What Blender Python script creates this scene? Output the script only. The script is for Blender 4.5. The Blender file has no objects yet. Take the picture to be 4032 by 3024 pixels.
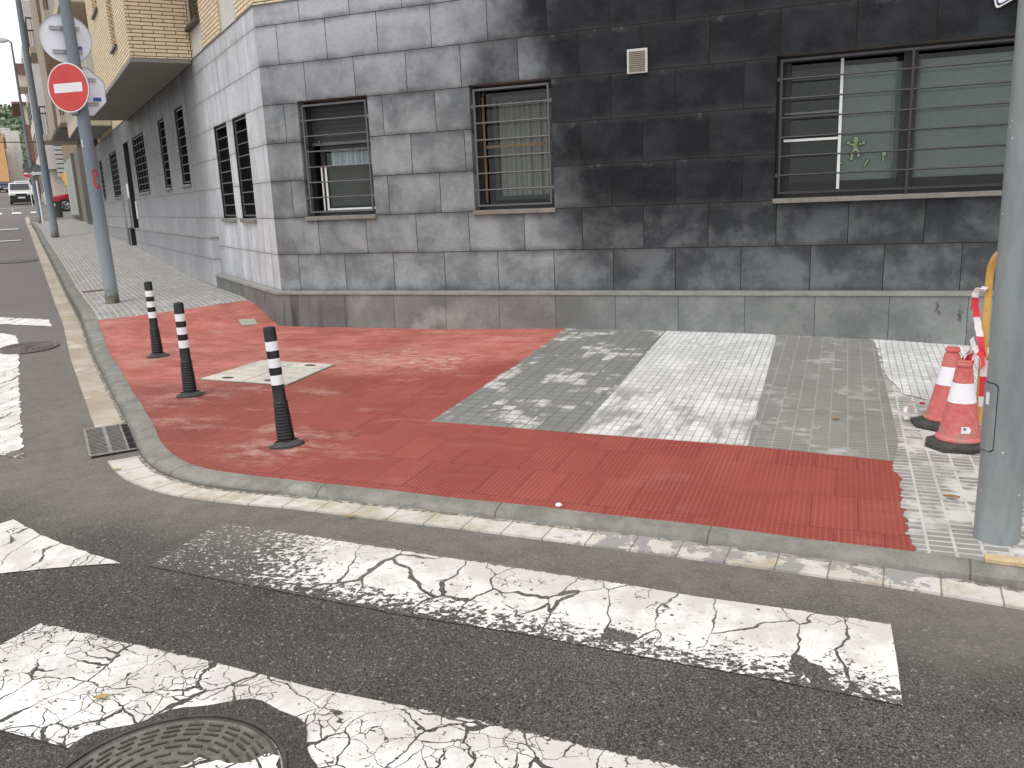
import bpy, bmesh, math, random
import numpy as np
from mathutils import Vector, Matrix
rnd = random.Random(7)
R = math.radians
sc = bpy.context.scene
COL = sc.collection
# ------------------------------------------------------------------ camera, sky, sun, exposure
cam = bpy.data.cameras.new("camera"); camo = bpy.data.objects.new("camera", cam); COL.objects.link(camo); sc.camera = camo
cam.sensor_width = 36; cam.sensor_fit = 'HORIZONTAL'; cam.lens = 3341.8/4032*36; cam.clip_end = 3000; cam.clip_start = .05
PI_, RO = 0.220439, -0.0434534
cp, sp = math.cos(PI_), math.sin(PI_)
F = Vector((0, cp, -sp)); r0 = Vector((1, 0, 0)); u0 = r0.cross(F)
cr, sr = math.cos(RO), math.sin(RO)
Rv = cr*r0+sr*u0; Uv = -sr*r0+cr*u0
M = Matrix((Rv, Uv, -F)).transposed().to_4x4(); M.translation = Vector((0, 0, 1.55)); camo.matrix_world = M
SUN_EL, SUN_AZ = 62, 215
w = bpy.data.worlds.new("World"); sc.world = w; w.use_nodes = True
nt = w.node_tree; bg = nt.nodes['Background']
sky = nt.nodes.new('ShaderNodeTexSky'); sky.sky_type = 'NISHITA'; sky.sun_disc = False
sky.sun_elevation = R(SUN_EL); sky.sun_rotation = R(SUN_AZ); sky.dust_density = 4; sky.air_density = 1
hs = nt.nodes.new('ShaderNodeHueSaturation'); hs.inputs['Saturation'].default_value = .16; hs.inputs['Value'].default_value = 1.0
mx = nt.nodes.new('ShaderNodeMix'); mx.data_type = 'RGBA'; mx.inputs[0].default_value = .6
mx.inputs[7].default_value = (14, 14.1, 14.6, 1)       # the even white of the cloud cover
nt.links.new(sky.outputs[0], hs.inputs['Color']); nt.links.new(hs.outputs[0], mx.inputs[6]); nt.links.new(mx.outputs[2], bg.inputs[0])
bg.inputs[1].default_value = .10
sl = bpy.data.lights.new("sun", 'SUN'); sl.energy = 1.0; sl.angle = R(25); sl.color = (1, .97, .93)
so = bpy.data.objects.new("sun", sl); COL.objects.link(so)
sd = Vector((math.cos(R(SUN_EL))*math.sin(R(SUN_AZ)), math.cos(R(SUN_EL))*math.cos(R(SUN_AZ)), math.sin(R(SUN_EL))))
so.rotation_euler = sd.to_track_quat('Z', 'Y').to_euler()
sc.view_settings.view_transform = 'Standard'; sc.view_settings.look = 'None'; sc.view_settings.gamma = 1
sc.view_settings.exposure = 0.22
# ------------------------------------------------------------------ place geometry
# left facade runs along D1 from the building corner, right facade along D2; N1, N2 point out to the street
D1 = np.array([-0.48765308, 0.8730375]); N1 = np.array([-0.8730375, -0.48765308])
D2 = np.array([0.93051527, -0.36625311]); N2 = np.array([-0.36625311, -0.93051527])
C0 = np.array([-2.5688, 9.6644])
def SW(s, w): return C0+D1*s+N1*w
def TV(t, v): return C0+D2*t+N2*v
def WL(s, w, z): p = SW(s, w); return (float(p[0]), float(p[1]), z)
def WR(t, v, z): p = TV(t, v); return (float(p[0]), float(p[1]), z)
def AZ(r, az): return (r*math.sin(R(az)), r*math.cos(R(az)))
PC = []
for s, z in [(-.1,.205),(1.25,.385),(3,.395),(5.2,.41),(9.5,.56),(12.5,.655),(19.7,.825),(25.8,1.04),(38,1.22),(48,1.35)]: PC.append((*SW(s,.1), z))
for t, z in [(1,.2),(2.1,.2),(3.4,.225),(4.4,.222),(5.3,.208),(6.2,.177),(7,.135),(9,.06),(12,-.05)]: PC.append((*TV(t,.15), z))
for s, z in [(48,1.25),(40,1.15),(26,.97),(20,.76),(12.5,.58),(9.5,.49),(5.2,.345),(3,.33),(1.5,.30),(.2,.17),(-1,.125),(-3,.10),(-4.6,.09)]: PC.append((*SW(s,1.9), z))
for p in [(-1.2,4.0,.085),(-.2,3.75,.08),(1.6,3.05,.075),(2.6,2.7,.075),(0.3,6.0,.14),(2.6,5.0,.10),(4.5,2.0,.05)]: PC.append(p)
RC = []
for s, z in [(40,1.08),(26,.85),(20,.64),(12.5,.46),(9.5,.37),(5.2,.225),(3,.205),(1.5,.17),(.2,.10),(-1,.075),(-3,.06),(-4.6,.05)]:
    RC.append((*SW(s,2.2), z)); RC.append((*SW(s,6), z-.02-(.04 if s < 5 else 0)))
for p in [(-1.2,3.7,.045),(-.2,3.45,.04),(1.6,2.75,.03),(2.3,2.4,-.02),(4.5,1.6,-.03),(0,0,0),(-3,1,0),(-6,3,0),(3,0,-.01),(0,-6,-.05),(-12,4,0),(8,-4,-.05),(0,2,.01),(-20,8,0),(12,-8,-.1),(-10,-10,-.1)]: RC.append(p)
for r_, z in [(52,1.33),(60,1.64),(75,2.1),(86,2.45),(110,3.4),(138,4.7),(200,7),(400,14)]:
    for a in (-22, -29.5, -37): RC.append((*AZ(r_, a), z))
class Surf:
    def __init__(s, pts, e=.25, lam=.01):
        P = np.array(pts, float); s.e = e; s.X = P[:, :2]; n = len(P)
        K = s.k(s.X)+lam*np.eye(n); A = np.zeros((n+3, n+3)); A[:n, :n] = K; Q = np.c_[np.ones(n), s.X]; A[:n, n:] = Q; A[n:, :n] = Q.T
        s.c = np.linalg.solve(A, np.r_[P[:, 2], 0, 0, 0])
    def k(s, Y): return np.sqrt(((Y[:, None]-s.X[None])**2).sum(2)+s.e**2)
    def __call__(s, Y):
        Y = np.atleast_2d(np.array(Y, float)); return s.k(Y)@s.c[:-3]+np.c_[np.ones(len(Y)), Y]@s.c[-3:]
PZ = Surf(PC); RZ = Surf(RC)
def pz(x, y): return float(PZ((x, y))[0])
def rz(x, y): return float(RZ((x, y))[0])
#GEOM_END
# ------------------------------------------------------------------ material helper
class NB:
    def __init__(s, name, rough=.8, metal=0., spec=.5):
        s.m = bpy.data.materials.new(name); s.m.use_nodes = True; s.t = s.m.node_tree; s.b = s.t.nodes['Principled BSDF']
        s.b.inputs['Roughness'].default_value = rough; s.b.inputs['Metallic'].default_value = metal; s.b.inputs['Specular IOR Level'].default_value = spec
    def n(s, typ, **k):
        x = s.t.nodes.new(typ)
        for a, v in k.items(): setattr(x, a, v)
        return x
    def put(s, sock, v):
        if isinstance(v, bpy.types.NodeSocket): s.t.links.new(v, sock)
        elif v is not None:
            if hasattr(sock.default_value, '__len__') and not hasattr(v, '__len__'): v = (v,)*len(sock.default_value)
            if hasattr(v, '__len__') and len(v) == 3 and len(sock.default_value) == 4: v = (*v, 1)
            sock.default_value = v
    def uv(s): return s.n('ShaderNodeUVMap').outputs[0]
    def pos(s): return s.n('ShaderNodeNewGeometry').outputs['Position']
    def obj(s): return s.n('ShaderNodeTexCoord').outputs['Object']
    def map(s, v, scale=(1, 1, 1), loc=(0, 0, 0), rot=0):
        x = s.n('ShaderNodeMapping'); s.put(x.inputs[0], v); x.inputs['Scale'].default_value = scale; x.inputs['Location'].default_value = loc; x.inputs['Rotation'].default_value = (0, 0, rot); return x.outputs[0]
    def sep(s, v): x = s.n('ShaderNodeSeparateXYZ'); s.put(x.inputs[0], v); return x.outputs
    def comb(s, a, b, c=0): x = s.n('ShaderNodeCombineXYZ'); s.put(x.inputs[0], a); s.put(x.inputs[1], b); s.put(x.inputs[2], c); return x.outputs[0]
    def noise(s, v, sc_, det=4, rough=.55, dist=0): x = s.n('ShaderNodeTexNoise'); s.put(x.inputs['Vector'], v); x.inputs['Scale'].default_value = sc_; x.inputs['Detail'].default_value = det; x.inputs['Roughness'].default_value = rough; x.inputs['Distortion'].default_value = dist; return x.outputs[0]
    def noisec(s, v, sc_, det=3): x = s.n('ShaderNodeTexNoise'); s.put(x.inputs['Vector'], v); x.inputs['Scale'].default_value = sc_; x.inputs['Detail'].default_value = det; return x.outputs[1]
    def vor(s, v, sc_, feat='F1', out=0, rand=1): x = s.n('ShaderNodeTexVoronoi', feature=feat); s.put(x.inputs['Vector'], v); x.inputs['Scale'].default_value = sc_; x.inputs['Randomness'].default_value = rand; return x.outputs[out]
    def mth(s, op, a, b=None, c=None, clamp=False):
        x = s.n('ShaderNodeMath', operation=op, use_clamp=clamp); s.put(x.inputs[0], a)
        if b is not None: s.put(x.inputs[1], b)
        if c is not None: s.put(x.inputs[2], c)
        return x.outputs[0]
    def vadd(s, a, b, k=1.0):
        y = s.n('ShaderNodeVectorMath', operation='SCALE'); s.put(y.inputs[0], b); y.inputs[3].default_value = k
        x = s.n('ShaderNodeVectorMath', operation='ADD'); s.put(x.inputs[0], a); s.put(x.inputs[1], y.outputs[0]); return x.outputs[0]
    def step(s, v, a, b): # 0 below a, 1 above b
        x = s.n('ShaderNodeMapRange'); s.put(x.inputs[0], v); x.inputs[1].default_value = a; x.inputs[2].default_value = b; x.clamp = True; x.interpolation_type = 'SMOOTHSTEP'; return x.outputs[0]
    def lin(s, v, a, b, c, d): x = s.n('ShaderNodeMapRange'); s.put(x.inputs[0], v); x.inputs[1].default_value = a; x.inputs[2].default_value = b; x.inputs[3].default_value = c; x.inputs[4].default_value = d; return x.outputs[0]
    def mix(s, f, a, b, bt='MIX'):
        x = s.n('ShaderNodeMix', data_type='RGBA', blend_type=bt); s.put(x.inputs[0], f); s.put(x.inputs[6], a); s.put(x.inputs[7], b); return x.outputs[2]
    def brick(s, v, w_, h, mort, c1, c2, cm, off=.5, smooth=.1, bias=0):
        x = s.n('ShaderNodeTexBrick', offset=off, squash=1); s.put(x.inputs['Vector'], v); s.put(x.inputs['Color1'], c1); s.put(x.inputs['Color2'], c2); s.put(x.inputs['Mortar'], cm)
        x.inputs['Scale'].default_value = 1; x.inputs['Mortar Size'].default_value = mort; x.inputs['Mortar Smooth'].default_value = smooth; x.inputs['Bias'].default_value = bias
        x.inputs['Brick Width'].default_value = w_; x.inputs['Row Height'].default_value = h; return x.outputs
    def bump(s, h, strength=.5, dist=.005):
        x = s.n('ShaderNodeBump'); s.put(x.inputs['Height'], h); x.inputs['Strength'].default_value = strength; x.inputs['Distance'].default_value = dist; s.t.links.new(x.outputs[0], s.b.inputs['Normal'])
    def col(s, c): s.put(s.b.inputs['Base Color'], c); return s
    def rough(s, c): s.put(s.b.inputs['Roughness'], c); return s
def simple(name, c, rough=.7, metal=0, var=.12, scale=6, spec=.5, bumpk=0):
    b = NB(name, rough, metal, spec); p = b.pos()
    n = b.noise(p, scale, 6, .65); n2 = b.noise(p, scale*9, 3)
    f = b.mth('MULTIPLY_ADD', n2, .4, b.mth('MULTIPLY', n, .6))
    lo = tuple(max(0, x*(1-var*2)) for x in c); hi = tuple(min(1, x*(1+var*2)) for x in c)
    b.col(b.mix(b.step(f, .25, .75), lo, hi))
    if bumpk: b.bump(f, bumpk, .004)
    return b.m
M = {}
# --- asphalt
def asphalt_nodes(b):
    p = b.pos(); wp = b.vadd(p, b.noisec(p, 3), .08)
    big = b.noise(p, .55, 5, .6); med = b.noise(p, 4, 6, .7)
    base = b.mix(b.step(big, .35, .65), (.105, .10, .095), (.165, .152, .142))
    base = b.mix(b.mth('MULTIPLY', b.step(med, .35, .75), .45), base, (.046, .044, .043))
    d = b.vor(p, 80, out=0); cid = b.vor(p, 80, out=1)
    sel = b.sep(cid)
    light = b.mth('MULTIPLY', b.mth('LESS_THAN', d, .44), b.mth('GREATER_THAN', sel[0], .76))
    base = b.mix(b.mth('MULTIPLY', light, .85), base, b.mix(sel[1], (.30, .28, .245), (.17, .17, .175)))
    d2 = b.vor(p, 42, out=0); s2 = b.sep(b.vor(p, 42, out=1))
    peb = b.mth('MULTIPLY', b.mth('LESS_THAN', d2, .30), b.mth('GREATER_THAN', s2[0], .87))
    base = b.mix(peb, base, b.mix(s2[1], (.34, .30, .22), (.26, .25, .24)))
    g = b.vor(p, 150, out=0)
    base = b.mix(b.mth('MULTIPLY', b.step(g, .30, .62), .75), base, (.022, .021, .020))
    pit = b.mth('MULTIPLY', b.mth('LESS_THAN', b.vor(p, 55, out=0), .30), b.mth('GREATER_THAN', b.sep(b.vor(p, 55, out=1))[2], .72))
    base = b.mix(b.mth('MULTIPLY', pit, .6), base, (.012, .012, .012))
    # darker, wetter looking band of coarse asphalt between the crossing stripes
    q = b.sep(p)
    vv = b.mth('ADD', b.mth('MULTIPLY', b.mth('SUBTRACT', q[0], C0[0]), N2[0]), b.mth('MULTIPLY', b.mth('SUBTRACT', q[1], C0[1]), N2[1]))
    vm = b.mth('ADD', vv, b.mth('MULTIPLY', b.mth('SUBTRACT', b.noise(p, 1.1, 4), .5), .8))
    base = b.mix(b.mth('MULTIPLY', b.mth('MULTIPLY', b.step(vm, 5.9, 6.4), b.step(q[0], -2.2, -.6)), .45), base, (.045, .044, .043))
    base = b.mix(b.mth('MULTIPLY', b.mth('MULTIPLY', b.step(q[0], 1.0, 1.7), b.step(b.noise(p, 3, 5, .65), .3, .7)), .6), base, (.17, .16, .145))
    # dusty sandy film beside the gutter (distance from the right facade)
    q = b.sep(p)
    v = b.mth('ADD', b.mth('MULTIPLY', b.mth('SUBTRACT', q[0], C0[0]), N2[0]), b.mth('MULTIPLY', b.mth('SUBTRACT', q[1], C0[1]), N2[1]))
    vn = b.mth('ADD', v, b.mth('MULTIPLY', b.mth('SUBTRACT', b.noise(p, 2.2, 5), .5), .9))
    dust = b.mth('MULTIPLY', b.mth('SUBTRACT', 1, b.step(vn, 4.75, 5.5)), b.lin(b.noise(p, 9, 6, .7), .3, .7, .5, 1.0))
    base = b.mix(b.mth('MULTIPLY', dust, .85), base, (.215, .198, .172))
    # lighter, greyer and finer surface far up the side street
    far = b.step(q[1], 7, 11)
    base = b.mix(b.mth('MULTIPLY', far, .55), base, b.mix(big, (.15, .135, .13), (.20, .185, .185)))
    h = b.mth('SUBTRACT', b.mth('MULTIPLY', b.noise(p, 60, 3), .6), b.mth('MULTIPLY', d, .7))
    return base, h
b = NB('asphalt', .85, spec=.25); base, h = asphalt_nodes(b); b.col(base); b.bump(h, .8, .006); M['asphalt'] = b.m
# --- cracked road paint; uv: u metres along, v 0..1 across the stripe
def road_paint(name, wear_lo, wear_left, cracks, fleck):
    b = NB(name, .6); base, h = asphalt_nodes(b); p = b.pos(); uvs = b.sep(b.uv()); u, v = uvs[0], uvs[1]
    white = b.mix(b.step(b.mth('ADD', b.noise(p, 7, 6, .65), b.lin(v, 0, .8, .16, -.12)), .35, .65), (.80, .79, .765), (.58, .555, .52))
    white = b.mix(b.mth('MULTIPLY', b.step(b.noise(p, 40, 4), .5, .75), .3), white, (.60, .58, .55))
    dist = b.vadd(b.map(b.uv(), (1, .5, 1)), b.noisec(p, 5, 8), .16)
    c1 = b.vor(b.map(dist, (4.4, 1.9+cracks*3.6, 1)), 1, 'DISTANCE_TO_EDGE')
    c2 = b.vor(b.map(dist, (9, 13, 1), loc=(3, 5, 0)), 1, 'DISTANCE_TO_EDGE')
    c3 = b.vor(b.map(dist, (22, 26, 1), loc=(1, 8, 0)), 1, 'DISTANCE_TO_EDGE')
    wid = b.mth('MULTIPLY', b.lin(b.noise(p, 3, 3), .33, .72, .0, .034), b.lin(v, 0, 1, .55, 1.35))
    k1 = b.mth('LESS_THAN', c1, wid)
    k2 = b.mth('MULTIPLY', b.mth('LESS_THAN', c2, b.mth('MULTIPLY', wid, .9)), b.mth('GREATER_THAN', b.noise(p, 2.3, 2), .58-cracks*.13))
    k3 = b.mth('MULTIPLY', b.mth('LESS_THAN', c3, .03), b.mth('GREATER_THAN', b.noise(p, 5, 2), .66-cracks*.10))
    crack = b.mth('MAXIMUM', b.mth('MAXIMUM', k1, k2), k3)
    lowz = b.mth('MULTIPLY', b.step(v, .45, 1.0), wear_lo)
    leftz = b.mth('MULTIPLY', b.mth('SUBTRACT', 1, b.step(b.mth('SUBTRACT', u, b.mth('MULTIPLY', v, .35)), .05, .95)), wear_left)
    wz = b.mth('ADD', b.mth('ADD', b.mth('MAXIMUM', lowz, leftz), b.mth('MULTIPLY', b.mth('SUBTRACT', b.noise(p, 2.5, 3), .5), .35)), fleck)
    wn = b.noise(b.map(p, (1, 1.3, 1)), 38, 5, .72)
    worn = b.mth('GREATER_THAN', b.mth('ADD', wn, b.mth('MULTIPLY', wz, .20)), .655)
    dots = b.mth('MULTIPLY', b.mth('LESS_THAN', b.vor(p, 22, out=0), .17), b.mth('GREATER_THAN', b.sep(b.vor(p, 22, out=1))[0], .9-fleck*.8))
    # ragged outer edge
    e = b.mth('MULTIPLY', b.mth('SUBTRACT', b.noise(p, 26, 4, .7), .5), .10)
    edge = b.mth('MAXIMUM', b.mth('LESS_THAN', v, b.mth('ADD', .015, e)), b.mth('GREATER_THAN', v, b.mth('ADD', .985, e)))
    gone = b.mth('MAXIMUM', b.mth('MAXIMUM', crack, worn), b.mth('MAXIMUM', dots, edge))
    b.col(b.mix(gone, white, base)); b.rough(b.mix(gone, (.55,)*3, (.85,)*3))
    b.bump(b.mth('ADD', b.mth('MULTIPLY', h, .4), b.mth('MULTIPLY', b.mth('SUBTRACT', 1, gone), 1.2)), .7, .004); return b.m
M['paint_a'] = road_paint('worn_crossing_paint', .95, 1.25, .1, 0)
M['paint_b'] = road_paint('cracked_crossing_paint', .15, 0, 1.0, .12)
M['paint_c'] = road_paint('side_street_paint', .3, .0, .1, -.1)
# --- painted tactile tiles, uv = metres along / from right facade
b = NB('red_tactile', .62); uv = b.uv(); p = b.pos(); s_ = b.sep(uv)
big = b.noise(p, 1.1, 4, .6); v = b.mth('ADD', s_[1], b.mth('MULTIPLY', b.mth('SUBTRACT', b.noise(p, 1.7, 3), .5), .7))
new = b.step(b.mth('ADD', v, b.mth('MULTIPLY', s_[0], .42)), 2.6, 3.3)
pink = b.mix(b.step(b.noise(b.map(uv, (1.2, 2.6, 1)), 1.6, 5, .7), .35, .65), (.66, .24, .19), (.45, .11, .08))
newc = b.mix(b.step(b.noise(p, 2, 5, .7), .35, .7), (.255, .045, .032), (.33, .068, .049))
c = b.mix(new, pink, newc)
fresh = b.step(s_[0], 2.6, 3.9); c = b.mix(b.mth('MULTIPLY', fresh, .45), c, (.25, .038, .027))
pw = b.mth('MULTIPLY', b.step(b.noise(b.map(uv, (1, 2.2, 1), loc=(3, 1, 0)), 1.4, 6, .72), .53, .70), b.mth('SUBTRACT', 1, b.mth('MULTIPLY', fresh, .85)))
pw2 = b.mth('MULTIPLY', b.step(b.noise(b.map(uv, (1, 3.5, 1), loc=(7, 4, 0)), 5, 6, .75), .60, .75), .5)
c = b.mix(b.mth('MULTIPLY', b.mth('MAXIMUM', b.mth('MULTIPLY', pw, .6), b.mth('MULTIPLY', pw2, b.mth('SUBTRACT', 1, fresh))), .75), c, (.78, .52, .46))
# chalky strip near the grey panels
gl = b.mth('MULTIPLY', b.mth('MULTIPLY', b.step(s_[0], .5, 2.2), b.mth('SUBTRACT', 1, b.step(s_[0], 2.75, 3.2))), b.mth('MULTIPLY', b.step(v, .9, 1.5), b.mth('SUBTRACT', 1, b.step(v, 1.6, 2.2))))
c = b.mix(b.mth('MULTIPLY', b.mth('MULTIPLY', gl, b.step(b.noise(b.map(uv, (1, 3, 1)), 7, 5, .7), .46, .6)), .75), c, (.72, .55, .47))
# wet or dark blotches near the top of the ramp
up = b.mth('SUBTRACT', 1, b.step(s_[0], -1.2, .4))
c = b.mix(b.mth('MULTIPLY', b.mth('MULTIPLY', up, b.step(b.noise(b.map(uv, (2.2, .8, 1)), 2.6, 4), .55, .72)), .5), c, (.24, .06, .05))
for bx_, by_ in ((-3.443, 8.185), (-2.512, 6.474), (-1.389, 4.988)):   # pale drilling dust left round the bollard bases
    dv = b.n('ShaderNodeVectorMath', operation='DISTANCE'); b.put(dv.inputs[0], b.map(p, (1, 1, 0))); dv.inputs[1].default_value = (bx_, by_, 0)
    dm = b.mth('MULTIPLY', b.mth('SUBTRACT', 1, b.step(dv.outputs['Value'], .08, .55)), b.step(b.noise(b.map(uv, (1, 2.2, 1), loc=(bx_, 0, 0)), 4.5, 6, .72), .42, .66)); c = b.mix(b.mth('MULTIPLY', dm, .62), c, (.74, .52, .47))
dd = b.vor(b.map(uv, (40, 40, 1), loc=(.5, .5, 0)), 1, 'F1', 0, 0)
dot = b.mth('SUBTRACT', 1, b.step(dd, .13, .24))
c = b.mix(b.mth('MULTIPLY', dot, b.lin(b.noise(p, 3, 2), .3, .7, .25, .85)), c, b.mix(.5, c, (.72, .34, .27)))
c = b.mix(b.mth('MULTIPLY', b.step(dd, .38, .6), b.mth('MULTIPLY', b.lin(b.noise(b.map(uv, (1, 3.2, 1)), 1.3, 4), .3, .7, .35, .95), b.mth('SUBTRACT', 1, b.mth('MULTIPLY', fresh, .8)))), c, (.15, .024, .018))  # shaded sides of the studs painted into the gaps
gr = b.mth('ABSOLUTE', b.mth('SUBTRACT', b.mth('FRACT', b.mth('ADD', b.mth('MULTIPLY', b.mth('ADD', s_[0], b.mth('MULTIPLY', b.mth('SUBTRACT', b.noise(uv, 2.5, 2), .5), .02)), 40), .5)), .5))
c = b.mix(b.mth('MULTIPLY', b.mth('MULTIPLY', b.mth('SUBTRACT', 1, b.step(gr, .14, .30)), b.mth('SUBTRACT', 1, b.step(s_[0], 1.8, 2.9))), b.lin(b.noise(b.map(uv, (1, 1.3, 1), loc=(3, 3, 0)), 1.9, 4), .38, .62, .25, 1.0)), c, (.13, .022, .016))  # the same stud shade painted as dark lines along the rows
br = b.brick(b.map(uv, loc=(.06, .02, 0)), .2, .4, .0028, (1, 1, 1), (.0, 0, 0), (0, 0, 0), .5)
tone = b.mth('MULTIPLY', b.mth('SUBTRACT', b.sep(br[0])[0], .5), .16)
c = b.mix(b.mth('ADD', .08, tone), c, (.50, .14, .10))
jm = b.mth('MULTIPLY', br[1], b.step(b.noise(p, 1.5, 2), .42, .62))
c = b.mix(b.mth('MULTIPLY', jm, .6), c, (.09, .015, .013))
b.col(c); b.bump(b.mth('SUBTRACT', b.mth('ADD', b.mth('MULTIPLY', dot, 1.0), b.mth('MULTIPLY', b.noise(p, 60, 3), .3)), b.mth('MULTIPLY', br[1], .8)), .75, .004); M['red'] = b.m
# --- pavement tiles
def paving(name, ca, cb, cstain, cjoint, cell, stain=(.5, .7), jw=.004, seed=0, jamp=1, haze=None):
    b = NB(name, .78, spec=.4); uv = b.map(b.uv(), loc=(seed, seed*.7, 0)); uv0 = b.uv(); p = b.pos()
    br = b.brick(uv0, cell[0], cell[1], jw, (0, 0, 0), (1, 1, 1), (.5, .5, .5), 0)
    tile = b.brick(uv0, .2, .2, .0035, (0, 0, 0), (1, 1, 1), (.5, .5, .5), 0)
    c = b.mix(b.lin(b.sep(tile[0])[0], 0, 1, .15, .85), ca, cb)
    c = b.mix(b.mth('MULTIPLY', b.lin(b.sep(br[0])[0], 0, 1, 0, 1), .5), c, cb)
    c = b.mix(b.mth('MULTIPLY', b.step(b.noise(uv, 45, 4, .7), .45, .7), .35), c, ca)
    st = b.noise(b.map(uv, (1.6, 1, 1)), 2.1, 6, .68, .3); st2 = b.mth('MULTIPLY_ADD', b.mth('SUBTRACT', b.sep(br[0])[0], .5), .13, b.mth('ADD', st, .05))
    c = b.mix(b.step(st2, stain[0], stain[1]), c, cstain)
    blot = b.mth('MULTIPLY', b.step(b.noise(b.map(uv, (1, .8, 1), loc=(4, 9, 2)), 3.4, 5, .65), .60, .74), .45)
    c = b.mix(blot, c, tuple(x*.42 for x in ca))
    if haze: gm = b.mth('MULTIPLY', b.step(b.sep(uv0)[1], haze[0], haze[1]), b.step(b.noise(b.map(uv0, (1.3, .5, 1), loc=(2, 3, 0)), 3.2, 5, .65), .47, .62)); c = b.mix(b.mth('MULTIPLY', gm, .7), c, (.20, .20, .195))
    jn = b.mth('MULTIPLY', b.mth('MAXIMUM', br[1], tile[1]), b.lin(b.noise(uv, 4, 4, .7), .3, .7, .3*jamp, 1.0*jamp))
    c = b.mix(jn, c, cjoint); b.col(c)
    b.bump(b.mth('SUBTRACT', b.mth('MULTIPLY', b.noise(uv, 80, 3), .4), b.mth('MAXIMUM', br[1], tile[1])), .6, .003); return b.m
M['pave_street'] = paving('worn_strip_tiles', (.23, .222, .21), (.30, .29, .275), (.40, .39, .37), (.56, .545, .51), (.067, .2), (.55, .8), .0055)
M['pave_dark'] = paving('dark_square_tiles', (.175, .178, .168), (.235, .235, .222), (.55, .54, .52), (.095, .098, .09), (.1, .1), (.57, .69), .0045, 2.3)
M['pave_white'] = paving('whitened_tiles', (.50, .50, .49), (.62, .62, .61), (.70, .70, .69), (.20, .20, .195), (.05, .1), (.50, .66), .0036, 5.1, haze=(1.7, 2.5))
M['pave_mid'] = paving('grey_strip_tiles', (.185, .183, .172), (.245, .24, .225), (.42, .41, .39), (.36, .355, .325), (.1, .05), (.58, .76), .0042, 1.7)
M['pave_right'] = paving('patchy_pale_tiles', (.22, .215, .20), (.30, .29, .275), (.60, .59, .57), (.62, .61, .58), (.1, .05), (.52, .68), .0065, 8.8)
# --- kerb, gutter, cement
def cementy(name, c1, c2, c3, scale=3, dark=(.08, .075, .06), bl=1.0, jw=.004, jc=None):
    b = NB(name, .85); p = b.pos()
    c = b.mix(b.step(b.noise(p, scale, 6, .7), .35, .65), c1, c2); c = b.mix(b.step(b.noise(p, scale*.6, 5, .7), .55, .72), c, c3)
    c = b.mix(b.mth('MULTIPLY', b.step(b.noise(p, scale*2.3, 6, .75), .6, .72), .6), c, dark)
    g = b.noise(p, 120, 2); c = b.mix(b.mth('MULTIPLY', b.step(g, .45, .7), .25), c, dark)
    uvs = b.uv(); br = b.brick(b.map(uvs, loc=(.1, .0, 0)), bl, 5, jw, (0, 0, 0), (1, 1, 1), (.5, .5, .5), 0)
    c = b.mix(b.mth('MULTIPLY', b.sep(br[0])[0], .45), c, c1)
    low = b.step(b.mth('ADD', b.sep(uvs)[1], b.mth('MULTIPLY', b.noise(p, 14, 4), .06)), .40, .45); c = b.mix(b.mth('MULTIPLY', low, .75), c, dark)
    c = b.mix(b.mth('MULTIPLY', br[1], .8), c, jc or dark); b.col(c); b.bump(b.mth('SUBTRACT', b.mth('ADD', b.noise(p, 50, 4), b.mth('MULTIPLY', b.noise(p, 160, 2), .6)), br[1]), .6, .003); return b.m
M['kerb'] = cementy('kerb_stone', (.17, .162, .145), (.27, .26, .235), (.36, .345, .32), 5)
M['kerb_old'] = cementy('mossy_kerb_stone', (.15, .145, .12), (.22, .21, .18), (.33, .32, .28), 4, dark=(.05, .046, .034), bl=.25, jw=.009, jc=(.36, .35, .31))
def gutter(name, cut):
    b = NB(name, .75); p = b.pos(); uv = b.uv(); q = b.sep(uv)
    br = b.brick(uv, .2, 5, .0035, (0, 0, 0), (1, 1, 1), (.5, .5, .5), 0)
    c = b.mix(b.sep(br[0])[0], (.55, .515, .465), (.64, .61, .575)) if cut else b.mix(b.step(b.noise(p, 1.6, 4), .35, .65), (.46, .41, .34), (.36, .29, .23))
    c = b.mix(b.mth('MULTIPLY', b.step(b.noise(p, 5, 6, .72), .44, .64), .7), c, (.36, .30, .20))
    c = b.mix(b.mth('MULTIPLY', b.step(b.noise(b.map(p, (1, 1, 1), loc=(2, 2, 2)), 2.2, 6, .75), .58, .70), .85 if not cut else .5), c, (.17, .14, .11) if not cut else (.30, .25, .18))
    c = b.mix(b.mth('MULTIPLY', b.step(b.noise(p, 3, 6, .7), .56, .66), .6), c, (.62, .58, .52))
    inn = b.mth('LESS_THAN', b.mth('ADD', q[1], b.mth('MULTIPLY', b.noise(p, 18, 5, .7), .05)), .052); c = b.mix(b.mth('MULTIPLY', inn, .85), c, b.mix(b.step(b.noise(p, 30, 4), .45, .6), (.10, .09, .07), (.38, .35, .30)))
    if cut: # cement smeared over the slabs towards the right
        lo = b.mth('MULTIPLY', b.step(q[0], 2.9, 3.5), b.mth('SUBTRACT', 1, b.step(q[0], 4.75, 4.9)))
        sm = b.mth('GREATER_THAN', b.mth('ADD', b.noise(b.map(p, (1, 1, 1)), 8, 6, .72), b.mth('MULTIPLY', lo, .16)), .645)
        c = b.mix(b.mth('MULTIPLY', sm, lo), c, (.30, .29, .28))
    c = b.mix(b.mth('MULTIPLY', br[1], .75 if cut else .25), c, (.16, .12, .085)); b.col(c); b.bump(b.mth('SUBTRACT', b.noise(p, 50, 4), b.mth('MULTIPLY', br[1], 1.5)), .5, .003); return b.m
M['gutter_old'] = gutter('stained_gutter', False); M['gutter_new'] = gutter('pale_gutter_slabs', True)
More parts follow.
